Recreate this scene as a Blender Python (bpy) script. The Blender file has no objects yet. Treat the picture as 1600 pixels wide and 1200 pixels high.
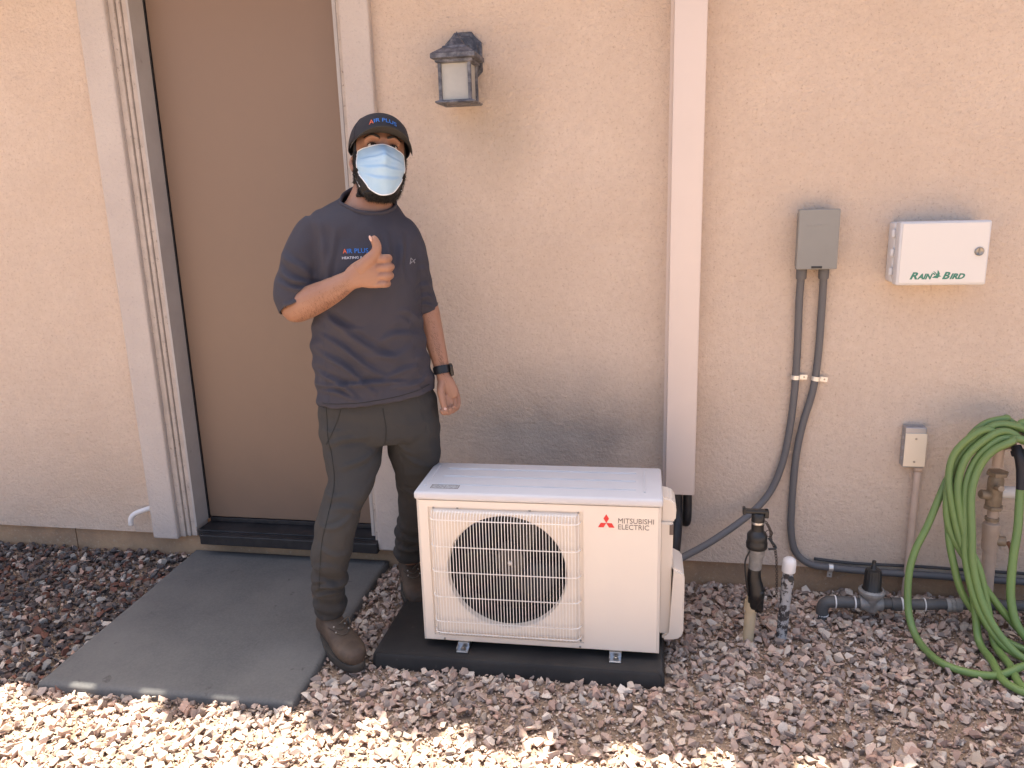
import bpy, bmesh, math, random
import numpy as np
from mathutils import Vector, Matrix, noise
from mathutils.bvhtree import BVHTree
PI = math.pi
rnd = random.Random(7)
C = bpy.context.scene.collection
sc = bpy.context.scene

# ------------------------------------------------------------------ camera, sky, sun, exposure
cam_d = bpy.data.cameras.new('camera'); cam = bpy.data.objects.new('camera', cam_d); C.objects.link(cam)
cam_d.sensor_width = 36; cam_d.lens = 27.5; cam_d.clip_start = 0.05; cam_d.clip_end = 300
R_ = [[0.984157, 0.175015, -0.028371], [-0.013881, 0.235583, 0.971755], [-0.176755, 0.955966, -0.23428]]
cam.matrix_world = Matrix([[R_[0][0], R_[1][0], -R_[2][0], -0.0337], [R_[0][1], R_[1][1], -R_[2][1], -2.9867],
                           [R_[0][2], R_[1][2], -R_[2][2], 1.5582], [0, 0, 0, 1]])
sc.camera = cam
SUN_EL, SUN_AZ = math.radians(75), math.radians(-28)      # azimuth from +Y (behind the house)
sun_dir = Vector((math.cos(SUN_EL)*math.sin(SUN_AZ), math.cos(SUN_EL)*math.cos(SUN_AZ), math.sin(SUN_EL)))
w = bpy.data.worlds.new('World'); sc.world = w; w.use_nodes = True
nt = w.node_tree; sky = nt.nodes.new('ShaderNodeTexSky'); sky.sky_type = 'NISHITA'; sky.sun_disc = False
sky.sun_elevation = SUN_EL; sky.sun_rotation = SUN_AZ; sky.air_density = .75; sky.dust_density = 5.0; sky.ozone_density = .3
bg = nt.nodes['Background']; bg.inputs['Strength'].default_value = 0.09
nt.links.new(sky.outputs[0], bg.inputs[0])
sl = bpy.data.lights.new('sun', 'SUN'); sl.energy = 5.0; sl.angle = math.radians(0.6); sl.color = (1.0, 0.92, 0.80)
so = bpy.data.objects.new('sun', sl); C.objects.link(so); so.rotation_euler = sun_dir.to_track_quat('Z', 'Y').to_euler()
so.location = (0, 5, 12)
sc.view_settings.view_transform = 'Standard'; sc.view_settings.look = 'None'; sc.view_settings.gamma = 1
sc.view_settings.exposure = 2.1
sc.cycles.max_bounces = 8; sc.cycles.diffuse_bounces = 5
sc.cycles.use_denoising = True

# ------------------------------------------------------------------ materials
def pm(name, col, rough=0.6, metal=0.0, col2=None, vscale=6.0, vlo=.35, vhi=.65, bump=None, bumps=(), spec=None, sss=0.0,
       speck=None, attr=None, coord='Object', mott=None, stains=()):
    m = bpy.data.materials.new(name); m.use_nodes = True
    t = m.node_tree; N, Lk = t.nodes, t.links; b = N['Principled BSDF']
    b.inputs['Roughness'].default_value = rough; b.inputs['Metallic'].default_value = metal
    if spec is not None: b.inputs['Specular IOR Level'].default_value = spec
    if sss: b.inputs['Subsurface Weight'].default_value = sss; b.inputs['Subsurface Radius'].default_value = (.012, .005, .003); b.inputs['Subsurface Scale'].default_value = .6
    tc = N.new('ShaderNodeTexCoord')
    def nz(scale, detail=6, rough_=.6):
        n = N.new('ShaderNodeTexNoise'); n.inputs['Scale'].default_value = scale; n.inputs['Detail'].default_value = detail
        n.inputs['Roughness'].default_value = rough_; Lk.new(tc.outputs[coord], n.inputs['Vector']); return n.outputs['Fac']
    def ramp(src, a, c, ca=(0, 0, 0, 1), cb=(1, 1, 1, 1)):
        r = N.new('ShaderNodeValToRGB'); r.color_ramp.elements[0].position = a; r.color_ramp.elements[1].position = c
        r.color_ramp.elements[0].color = ca; r.color_ramp.elements[1].color = cb; Lk.new(src, r.inputs[0]); return r.outputs[0]
    def mix(f, a, c, mode='MIX'):
        x = N.new('ShaderNodeMix'); x.data_type = 'RGBA'; x.blend_type = mode
        for s, v in ((x.inputs[0], f), (x.inputs[6], a), (x.inputs[7], c)):
            if isinstance(v, (tuple, list)): s.default_value = (*v[:3], 1)
            elif isinstance(v, float): s.default_value = v
            else: Lk.new(v, s)
        return x.outputs[2]
    cur = tuple(col)
    if attr:
        a = N.new('ShaderNodeAttribute'); a.attribute_name = attr; cur = a.outputs['Color']
    if col2 is not None:
        cur = mix(ramp(nz(vscale), vlo, vhi), cur, tuple(col2))
    if speck:   # (scale, lo, hi, colour, amount)
        f = ramp(nz(speck[0], 3, .7), speck[1], speck[2]); g = N.new('ShaderNodeMath'); g.operation = 'MULTIPLY'; g.inputs[1].default_value = speck[4]
        Lk.new(f, g.inputs[0]); cur = mix(g.outputs[0], cur, speck[3])
    for (sc_, amt, mc) in (mott or []):      # (scale, amount, colour): fine uneven tone of the surface itself
        f = ramp(nz(sc_, 4, .65), .38, .66); g = N.new('ShaderNodeMath'); g.operation = 'MULTIPLY'; g.inputs[1].default_value = amt
        Lk.new(f, g.inputs[0]); cur = mix(g.outputs[0], cur, mc)
    for (sx, sy, sz, rx, rz, amt, mc) in stains:   # soft-edged marks at a place: dirt, plus a darker patch behind the outdoor unit
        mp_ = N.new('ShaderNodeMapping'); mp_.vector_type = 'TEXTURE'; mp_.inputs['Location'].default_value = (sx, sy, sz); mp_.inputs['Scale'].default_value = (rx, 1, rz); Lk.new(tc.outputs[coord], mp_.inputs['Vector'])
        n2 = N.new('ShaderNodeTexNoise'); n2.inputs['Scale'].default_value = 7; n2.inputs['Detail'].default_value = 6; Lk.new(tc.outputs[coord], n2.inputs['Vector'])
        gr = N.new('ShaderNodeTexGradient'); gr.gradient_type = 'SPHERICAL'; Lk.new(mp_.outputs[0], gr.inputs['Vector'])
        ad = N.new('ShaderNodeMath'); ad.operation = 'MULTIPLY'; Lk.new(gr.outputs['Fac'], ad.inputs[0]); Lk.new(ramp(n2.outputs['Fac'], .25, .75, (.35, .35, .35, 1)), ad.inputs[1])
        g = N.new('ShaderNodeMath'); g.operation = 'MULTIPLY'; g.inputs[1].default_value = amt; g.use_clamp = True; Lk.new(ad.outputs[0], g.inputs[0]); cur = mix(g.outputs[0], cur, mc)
    if isinstance(cur, tuple): b.inputs['Base Color'].default_value = (*cur, 1)
    else: Lk.new(cur, b.inputs['Base Color'])
    prev = None
    for (s, st, d) in ([bump] if bump else []) + list(bumps):
        bn = N.new('ShaderNodeBump'); bn.inputs['Strength'].default_value = st; bn.inputs['Distance'].default_value = d
        Lk.new(nz(s, 5, .6), bn.inputs['Height'])
        if prev: Lk.new(prev, bn.inputs['Normal'])
        prev = bn.outputs[0]
    if prev: Lk.new(prev, b.inputs['Normal'])
    return m

M = {}
def mk(k, *a, **kw): M[k] = pm(k, *a, **kw); return M[k]
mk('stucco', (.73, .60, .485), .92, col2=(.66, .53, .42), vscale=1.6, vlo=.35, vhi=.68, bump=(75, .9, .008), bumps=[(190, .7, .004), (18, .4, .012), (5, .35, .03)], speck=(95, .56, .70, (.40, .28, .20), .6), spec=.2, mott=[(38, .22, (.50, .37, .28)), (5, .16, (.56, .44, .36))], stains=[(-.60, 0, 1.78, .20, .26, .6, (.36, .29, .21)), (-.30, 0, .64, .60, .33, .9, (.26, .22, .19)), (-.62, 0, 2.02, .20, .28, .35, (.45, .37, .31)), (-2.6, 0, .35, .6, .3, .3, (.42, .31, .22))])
mk('footing', (.52, .335, .20), .95, col2=(.34, .23, .15), vscale=5, bump=(60, .5, .006), bumps=[(300, .4, .003)], speck=(70, .58, .7, (.55, .45, .34), .5), spec=.2)
mk('trim', (.60, .535, .48), .9, col2=(.54, .475, .43), vscale=3, bump=(80, .8, .006), bumps=[(220, .5, .003)], speck=(100, .60, .72, (.3, .26, .24), .4), spec=.2)
mk('wood', (.55, .48, .42), .8, col2=(.44, .38, .33), vscale=14, bump=(60, .4, .003), speck=(60, .62, .68, (.2, .16, .13), .6))
mk('jamb', (.47, .445, .42), .7, col2=(.42, .39, .37), vscale=8, bump=(80, .3, .002), speck=(9, .66, .72, (.25, .22, .2), .5))
mk('door', (.245, .170, .120), .5, col2=(.215, .148, .106), vscale=1.6, bump=(260, .12, .001), mott=[(2.2, .35, (.21, .145, .105)), (.8, .3, (.32, .215, .15))], stains=[(-1.6, .1, .2, .9, .35, .5, (.16, .11, .08))])
mk('black', (.012, .012, .014), .5, col2=(.03, .028, .03), vscale=20, bump=(80, .3, .002))
mk('rubber', (.017, .0155, .015), .68, col2=(.034, .030, .027), vscale=5, bump=(240, .35, .002), speck=(30, .68, .75, (.10, .09, .08), .4))
mk('concrete', (.108, .108, .105), .82, col2=(.165, .16, .15), vscale=3.2, vlo=.38, vhi=.72, bump=(90, .3, .003), bumps=[(350, .25, .0015)], speck=(14, .67, .71, (.045, .042, .04), .8), spec=.35, mott=[(28, .25, (.15, .145, .135)), (1.3, .5, (.085, .086, .087)), (120, .3, (.19, .185, .175))])
mk('dirt', (.34, .25, .18), .97, col2=(.22, .16, .115), vscale=7, bump=(70, .9, .01), bumps=[(220, .6, .004)], speck=(130, .55, .65, (.36, .29, .23), .6), spec=.1)
mk('stone', (.3, .25, .2), .85, attr='Col', col2=None, bump=(160, .4, .003), speck=(240, .55, .7, (.30, .24, .2), .35), spec=.3)
mk('roof', (.33, .17, .11), .85, col2=(.24, .13, .09), vscale=4, bump=(60, .4, .004))
mk('fascia', (.33, .26, .2), .8)
mk('cover', (.74, .63, .56), .55, col2=(.70, .60, .53), vscale=2, bump=(200, .08, .001))
mk('acwhite', (.80, .72, .62), .38, col2=(.78, .70, .605), vscale=3, bump=(300, .05, .0006))
mk('aclid', (.63, .63, .645), .42, col2=(.60, .60, .615), vscale=3, bump=(300, .06, .0006))
mk('wire', (.88, .84, .78), .35)
mk('fan', (.012, .012, .012), .45); mk('fins', (.012, .012, .013), .6, bump=(300, .5, .002)); mk('hub', (.055, .048, .042), .5)
mk('acred', (.72, .03, .03), .4); mk('acgrey', (.17, .13, .11), .5); mk('steel', (.62, .62, .62), .28, 1.0, bump=(120, .2, .001))
mk('screw', (.35, .33, .3), .35, 1.0)
mk('label', (.55, .56, .56), .5, col2=(.3, .3, .31), vscale=160, vlo=.45, vhi=.55)
mk('graybox', (.275, .27, .25), .6, bump=(200, .1, .001), col2=(.25, .245, .225), vscale=4)
mk('conduit', (.125, .122, .125), .55, bump=(90, .2, .001)); mk('darkconduit', (.045, .045, .048), .5)
mk('strap', (.75, .73, .68), .35, .6)
mk('rbwhite', (.74, .71, .67), .4); mk('rbside', (.66, .655, .66), .45); mk('rbgreen', (.04, .21, .15), .5)
mk('lockm', (.35, .33, .30), .3, .9, bump=(200, .6, .002))
mk('zinc', (.42, .42, .44), .45, .7, bump=(120, .3, .001)); mk('plate', (.80, .68, .52), .35)
mk('pvcpaint', (.58, .45, .36), .6, col2=(.52, .40, .32), vscale=20)
mk('pvcwhite', (.78, .76, .74), .4); mk('pvccream', (.60, .48, .31), .5, col2=(.5, .38, .23), vscale=12)
mk('pvcgray', (.07, .072, .074), .55, col2=(.11, .105, .1), vscale=14, bump=(100, .3, .002))
mk('clearbody', (.30, .29, .27), .3, col2=(.18, .17, .16), vscale=30, bump=(60, .4, .002))
mk('oldpipe', (.42, .41, .40), .6, col2=(.05, .045, .045), vscale=45, vlo=.47, vhi=.53, bump=(80, .4, .002))
mk('blackplastic', (.018, .018, .018), .4, bump=(80, .3, .002)); mk('tape', (.012, .012, .013), .28, bump=(35, .8, .004))
mk('hose', (.14, .225, .08), .45, col2=(.19, .285, .08), vscale=2.5, bump=(260, .12, .0008)); mk('hosetip', (.012, .013, .02), .5)
mk('bronze', (.40, .31, .22), .55, .25, col2=(.26, .20, .14), vscale=30, bump=(90, .5, .003)); mk('brass', (.55, .36, .08), .35, .9)
mk('rust', (.20, .09, .05), .8)
mk('chain', (.05, .035, .025), .7)
mk('lantern', (.075, .078, .095), .55, .3, col2=(.24, .24, .26), vscale=38, vlo=.42, vhi=.66, bump=(90, .6, .003))
mk('glass', (.50, .49, .44), .35, col2=(.40, .39, .36), vscale=8, bump=(40, .2, .002))
mk('skin', (.37, .205, .138), .5, col2=(.28, .14, .09), vscale=9, vlo=.3, vhi=.8, bump=(220, .25, .0012), sss=.12, speck=(60, .60, .8, (.30, .13, .08), .35))
mk('lips', (.35, .12, .1), .4); mk('eyew', (.7, .68, .65), .2); mk('iris', (.03, .015, .01), .1)
mk('hair', (.010, .008, .007), .6, bump=(300, .6, .002))
mk('hatfab', (.020, .020, .027), .85, col2=(.028, .027, .032), vscale=14, bump=(600, .35, .001)); mk('brimunder', (.033, .029, .024), .85, bump=(600, .3, .001))
mk('shirt', (.036, .037, .054), .85, col2=(.048, .044, .056), vscale=3, bump=(25, .25, .006), bumps=[(900, .25, .0006)])
mk('pants', (.030, .0305, .032), .85, col2=(.042, .040, .037), vscale=4, bump=(22, .3, .006), bumps=[(900, .25, .0006)])
mk('seam', (.02, .021, .02), .9)
mk('mask', (.36, .56, .74), .75, col2=(.44, .62, .76), vscale=10, bump=(14, .25, .004), bumps=[(500, .2, .0006)]); mk('maskedge', (.82, .84, .86), .8)
mk('blue', (.03, .19, .62), .6); mk('armhair', (.09, .045, .028), .7); mk('orange', (.75, .14, .06), .6); mk('letterwhite', (.75, .75, .8), .6); mk('lettergrey', (.42, .42, .46), .6)
mk('watch', (.012, .012, .014), .35); mk('nail', (.66, .45, .38), .3)
mk('boot', (.060, .038, .025), .65, col2=(.11, .075, .05), vscale=12, bump=(60, .5, .003)); mk('bootdark', (.05, .03, .02), .7, bump=(60, .4, .003))
mk('sole', (.055, .045, .035), .8, bump=(60, .4, .003)); mk('lace', (.09, .07, .05), .8); mk('eyelet', (.6, .55, .5), .3, 1.0)

# ------------------------------------------------------------------ helpers
def obj(name, bm, mat, parent=None, smooth=False, ang=None):
    if isinstance(bm, bpy.types.Mesh): me = bm
    else:
        bmesh.ops.recalc_face_normals(bm, faces=bm.faces[:]); me = bpy.data.meshes.new(name); bm.to_mesh(me); bm.free()
    me.materials.clear(); me.materials.append(M[mat] if isinstance(mat, str) else mat)
    if smooth or ang:
        me.polygons.foreach_set('use_smooth', [True]*len(me.polygons))
    if ang: me.set_sharp_from_angle(angle=math.radians(ang))
    o = bpy.data.objects.new(name, me); C.objects.link(o)
    if parent: o.parent = parent
    return o
def islands(name, bm, mat, parent, ang=None):   # every loose piece becomes a part of its own
    bm.verts.index_update(); seen = set(); out = []
    for f0 in bm.faces:
        if f0 in seen: continue
        st, comp = [f0], []; seen.add(f0)
        while st:
            f = st.pop(); comp.append(f)
            for v in f.verts:
                for g in v.link_faces:
                    if g not in seen: seen.add(g); st.append(g)
        out.append([[v.co.copy() for v in f.verts] for f in comp])
    bm.free(); last = None
    for comp in out:
        b = bmesh.new(); d = {}
        for f in comp:
            vs = [d.get(tuple(c)) or d.setdefault(tuple(c), b.verts.new(c)) for c in f]; b.faces.new(vs)
        last = obj(name, b, mat, parent, ang=ang)
    return last
def tag(o, label, cat, group=None, kind=None):
    if label: o['label'] = label
    if cat: o['category'] = cat
    if group: o['group'] = group
    if kind: o['kind'] = kind
    return o
def thing(name, label, cat, loc=(0, 0, 0), rz=0, group=None):
    o = bpy.data.objects.new(name, None); C.objects.link(o); o.location = loc; o.rotation_euler = (0, 0, rz)
    return tag(o, label, cat, group)
def box(bm, x0, x1, y0, y1, z0, z1, bev=0, seg=2):
    t = bmesh.new(); bmesh.ops.create_cube(t, size=1)
    for v in t.verts: v.co = Vector(((x0+x1)/2+v.co.x*(x1-x0), (y0+y1)/2+v.co.y*(y1-y0), (z0+z1)/2+v.co.z*(z1-z0)))
    if bev: bmesh.ops.bevel(t, geom=t.edges[:], offset=bev, segments=seg, profile=.5, affect='EDGES')
    join(bm, t)
def join(bm, t, mat=None):
    if mat is not None: t.transform(mat)
    me = bpy.data.meshes.new('tmp'); t.to_mesh(me); t.free(); bm.from_mesh(me); bpy.data.meshes.remove(me)
def bx(*a, **k): bm = bmesh.new(); box(bm, *a, **k); return bm
def spline(P, n=6, closed=False):
    P = [Vector(p) for p in P]; out = []
    if len(P) < 3 and not closed: return [P[0].lerp(P[-1], i/n) for i in range(n+1)]
    m = len(P)
    for i in range(m if closed else m-1):
        p0 = P[(i-1) % m] if closed or i > 0 else P[0]*2-P[1]; p1 = P[i]; p2 = P[(i+1) % m]
        p3 = P[(i+2) % m] if closed or i+2 < m else P[-1]*2-P[-2]
        for k in range(n):
            t = k/n; out.append(.5*((2*p1)+(p2-p0)*t+(2*p0-5*p1+4*p2-p3)*t*t+(3*p1-p0-3*p2+p3)*t**3))
    if not closed: out.append(P[-1])
    return out
def interp(vals, n, m):
    if not isinstance(vals, (list, tuple)): return [vals]*n
    a = np.interp(np.linspace(0, len(vals)-1, n), range(len(vals)), [v if not isinstance(v, tuple) else v[0] for v in vals])
    return list(a)
def tube(bm, P, r, seg=10, n=6, closed=False, sp=True, ry=None, up=None, cap=True):
    pts = spline(P, n, closed) if sp else [Vector(p) for p in P]
    L = len(pts); rs = interp(r, L, 0); rys = interp(ry, L, 0) if ry is not None else rs
    tang = []
    for i in range(L):
        a = pts[(i-1) % L] if (closed or i > 0) else pts[0]; b = pts[(i+1) % L] if (closed or i < L-1) else pts[-1]
        d = (b-a); tang.append(d.normalized() if d.length > 1e-9 else Vector((0, 0, 1)))
    u = Vector(up) if up else (Vector((0, 0, 1)) if abs(tang[0].z) < .9 else Vector((1, 0, 0)))
    rings = []
    for i in range(L):
        t = tang[i]; u2 = (Vector(up) if up else u); u2 = (u2-t*u2.dot(t)); u2.normalize(); u = u2; v = t.cross(u)
        rings.append([bm.verts.new(pts[i]+u*(math.cos(a)*rs[i])+v*(math.sin(a)*rys[i])) for a in (2*PI*k/seg for k in range(seg))])
    for i in range(L if closed else L-1):
        A, B = rings[i], rings[(i+1) % L]
        for k in range(seg): bm.faces.new((A[k], A[(k+1) % seg], B[(k+1) % seg], B[k]))
    if cap and not closed:
        bm.faces.new(rings[0][::-1]); bm.faces.new(rings[-1])
def lathe(bm, prof, origin=(0, 0, 0), axis=(0, 0, 1), seg=24):
    """prof: [(r, h)...] about axis"""
    q = Vector((0, 0, 1)).rotation_difference(Vector(axis).normalized()).to_matrix(); o = Vector(origin); rings = []
    for r, h in prof:
        r = max(r, 1e-4); rings.append([bm.verts.new(o+q @ Vector((r*math.cos(2*PI*k/seg), r*math.sin(2*PI*k/seg), h))) for k in range(seg)])
    for A, B in zip(rings, rings[1:]):
        for k in range(seg): bm.faces.new((A[k], A[(k+1) % seg], B[(k+1) % seg], B[k]))
    bm.faces.new(rings[0][::-1]); bm.faces.new(rings[-1])
def prism(bm, poly, mat, depth):
    """poly in XY extruded along +Z by depth, then mat"""
    a = [bm.verts.new(mat @ Vector((x, y, 0))) for x, y in poly]; b = [bm.verts.new(mat @ Vector((x, y, depth))) for x, y in poly]
    bm.faces.new(a[::-1]); bm.faces.new(b); n = len(a)
    for k in range(n): bm.faces.new((a[k], a[(k+1) % n], b[(k+1) % n], b[k]))
XZ = lambda x, y, z: Matrix.Translation((x, y, z)) @ Matrix.Rotation(PI/2, 4, 'X')      # local xy -> world xz, +Z -> -y
def ringloft(bm, rings, cap=True, closed=True):
    R = [[bm.verts.new(p) for p in r] for r in rings]; n = len(R[0])
    for A, B in zip(R, R[1:]):
        for k in range(n): bm.faces.new((A[k], A[(k+1) % n], B[(k+1) % n], B[k]))
    if cap: bm.faces.new(R[0][::-1]); bm.faces.new(R[-1])
    return R
def ell(cx, cy, z, hw, hd, n=36, e=2.4, tilt=(0, 0), hdf=None):
    o = []
    for k in range(n):
        a = 2*PI*k/n; c, s = math.cos(a), math.sin(a)
        x = hw*math.copysign(abs(c)**(2/e), c); d = (hdf if (hdf and s < 0) else hd); y = d*math.copysign(abs(s)**(2/e), s)
        o.append(Vector((cx+x, cy+y, z+tilt[0]*x+tilt[1]*y)))
    return o
def lofts(bm, keys, sub=5, n=36, e=2.4):
    """keys: (cx, cy, z, hw, hd[, tiltx, tilty]) smoothly interpolated"""
    K = np.array([list(k)+[0]*(7-len(k)) for k in keys], float); out = []
    m = len(K)
    for i in range(m-1):
        p0 = K[i-1] if i else 2*K[0]-K[1]; p1, p2 = K[i], K[i+1]; p3 = K[i+2] if i+2 < m else 2*K[-1]-K[-2]
        for k in range(sub):
            t = k/sub; out.append(.5*(2*p1+(p2-p0)*t+(2*p0-5*p1+4*p2-p3)*t*t+(3*p1-p0-3*p2+p3)*t**3))
    out.append(K[-1])
    ringloft(bm, [ell(k[0], k[1], k[2], k[3], k[4], n, e, (k[5], k[6])) for k in out])
def remesh(bm, voxel, smooth=4, fac=.5):
    bmesh.ops.recalc_face_normals(bm, faces=bm.faces[:])
    me = bpy.data.meshes.new('r'); bm.to_mesh(me); bm.free(); o = bpy.data.objects.new('r', me); C.objects.link(o)
    m = o.modifiers.new('r', 'REMESH'); m.mode = 'VOXEL'; m.voxel_size = voxel; m.use_smooth_shade = True
    if smooth: s = o.modifiers.new('s', 'SMOOTH'); s.iterations = smooth; s.factor = fac
    dg = bpy.context.evaluated_depsgraph_get(); dg.update(); out = bpy.data.meshes.new_from_object(o.evaluated_get(dg))
    bpy.data.objects.remove(o); return out
def vco(me):
    a = np.empty(len(me.vertices)*3); me.vertices.foreach_get('co', a); b = np.empty(len(me.vertices)*3); me.vertices.foreach_get('normal', b)
    return a.reshape(-1, 3), b.reshape(-1, 3)
def setco(me, a): me.vertices.foreach_set('co', a.ravel()); me.update()
def wob(P, f, seed=0):   # cheap smooth pseudo-noise
    r = np.random.RandomState(seed); s = 0
    for k in range(7):
        d = r.normal(size=3); d /= np.linalg.norm(d); s = s+np.sin(P @ d*f*(.7+.9*r.rand())+r.rand()*6.28)
    return s/3.0
def folds(me, F, side=None):
    """F: (p0, p1, width, amp) in local XZ; displaces along the normal. side -1: only front (normal y<0)"""
    P, N = vco(me); d = np.zeros(len(P))
    for (x0, z0, x1, z1, wd, am) in F:
        a = np.array([x0, z0]); b = np.array([x1, z1]); q = P[:, [0, 2]]-a; e = b-a; t = np.clip((q @ e)/(e @ e), 0, 1)
        perp = np.array([-e[1], e[0]])/np.linalg.norm(e)
        c = (q @ perp)+.010*np.sin(t*5+x0*90); end = np.linalg.norm(q-t[:, None]*e, axis=1)
        L = np.linalg.norm(e); tt = (q @ e)/(e @ e); taper = np.clip(1-np.abs(tt-.5)*2, 0, 1)**.6*(np.abs(tt-.5) < .5)
        prof = np.exp(-(c/wd)**2)-.55*np.exp(-((c-1.6*wd)/wd)**2)
        d += am*taper*prof*np.clip(-N[:, 1]*1.6, 0, 1)
    return P, N, d
def opencut(me, cuts, thick=.003):
    bm = bmesh.new(); bm.from_mesh(me); kill = set()
    for p, n, r, eps in cuts:
        p = Vector(p); n = Vector(n).normalized()
        for f in bm.faces:
            c = f.calc_center_median()-p
            if -eps < c.dot(n) < .03 and c.length < r and f.normal.dot(n) > .45: kill.add(f)
    bmesh.ops.delete(bm, geom=list(kill), context='FACES')
    bv = [v for v in bm.verts if v.is_boundary]
    for _ in range(14):
        new = {}
        for v in bv:
            ns = [e.other_vert(v) for e in v.link_edges if e.is_boundary]
            if len(ns) == 2: new[v] = v.co*.4+(ns[0].co+ns[1].co)*.3
        for v, c in new.items(): v.co = c
    global LOOP; p, n, r, eps = cuts[0]; p = Vector(p); n = Vector(n).normalized(); u = n.orthogonal().normalized(); v_ = n.cross(u)
    q = [x.co.copy() for x in bm.verts if x.is_boundary and (x.co-p).length < r]; K = 48; LOOP = []
    q.sort(key=lambda c: math.atan2((c-p).dot(v_), (c-p).dot(u)))
    for k in range(K):
        a = -PI+2*PI*k/K; w_ = [max(1e-6, math.exp(-((((math.atan2((c-p).dot(v_), (c-p).dot(u))-a+PI) % (2*PI))-PI)/.14)**2)) for c in q]; sw = sum(w_)
        LOOP.append(sum((c*x for c, x in zip(q, w_)), Vector())/sw)
    bm.to_mesh(me); bm.free()
    o = bpy.data.objects.new('r', me); C.objects.link(o); m = o.modifiers.new('s', 'SOLIDIFY'); m.thickness = thick; m.offset = -1
    dg = bpy.context.evaluated_depsgraph_get(); dg.update(); out = bpy.data.meshes.new_from_object(o.evaluated_get(dg)); bpy.data.objects.remove(o)
    return out
def text_bm(s, size=1, shear=0, bold=0, ext=0, width=None, align='LEFT', spacing=1.0):
    cu = bpy.data.curves.new('t', 'FONT'); cu.body = s; cu.size = size; cu.shear = shear; cu.offset = bold; cu.extrude = ext; cu.align_x = align
    cu.space_character = spacing; cu.resolution_u = 3
    o = bpy.data.objects.new('t', cu); C.objects.link(o); dg = bpy.context.evaluated_depsgraph_get(); dg.update()
    me = bpy.data.meshes.new_from_object(o.evaluated_get(dg)); bpy.data.objects.remove(o)
    bm = bmesh.new(); bm.from_mesh(me); bpy.data.meshes.remove(me)
    if width:
        xs = [v.co.x for v in bm.verts]; a, b = min(xs), max(xs)
        for v in bm.verts: v.co.x = (v.co.x-a)*width/(b-a)
    return bm
def onto(bm, bvh, direction, off=.0012, cuts=1):
    bmesh.ops.triangulate(bm, faces=bm.faces[:])
    if cuts: bmesh.ops.subdivide_edges(bm, edges=bm.edges[:], cuts=cuts, use_grid_fill=True)
    d = Vector(direction)
    for v in bm.verts:
        h = bvh.ray_cast(v.co-d*.6, d)
        if h[0] is not None: v.co = h[0]-d*off
    return bm

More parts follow.
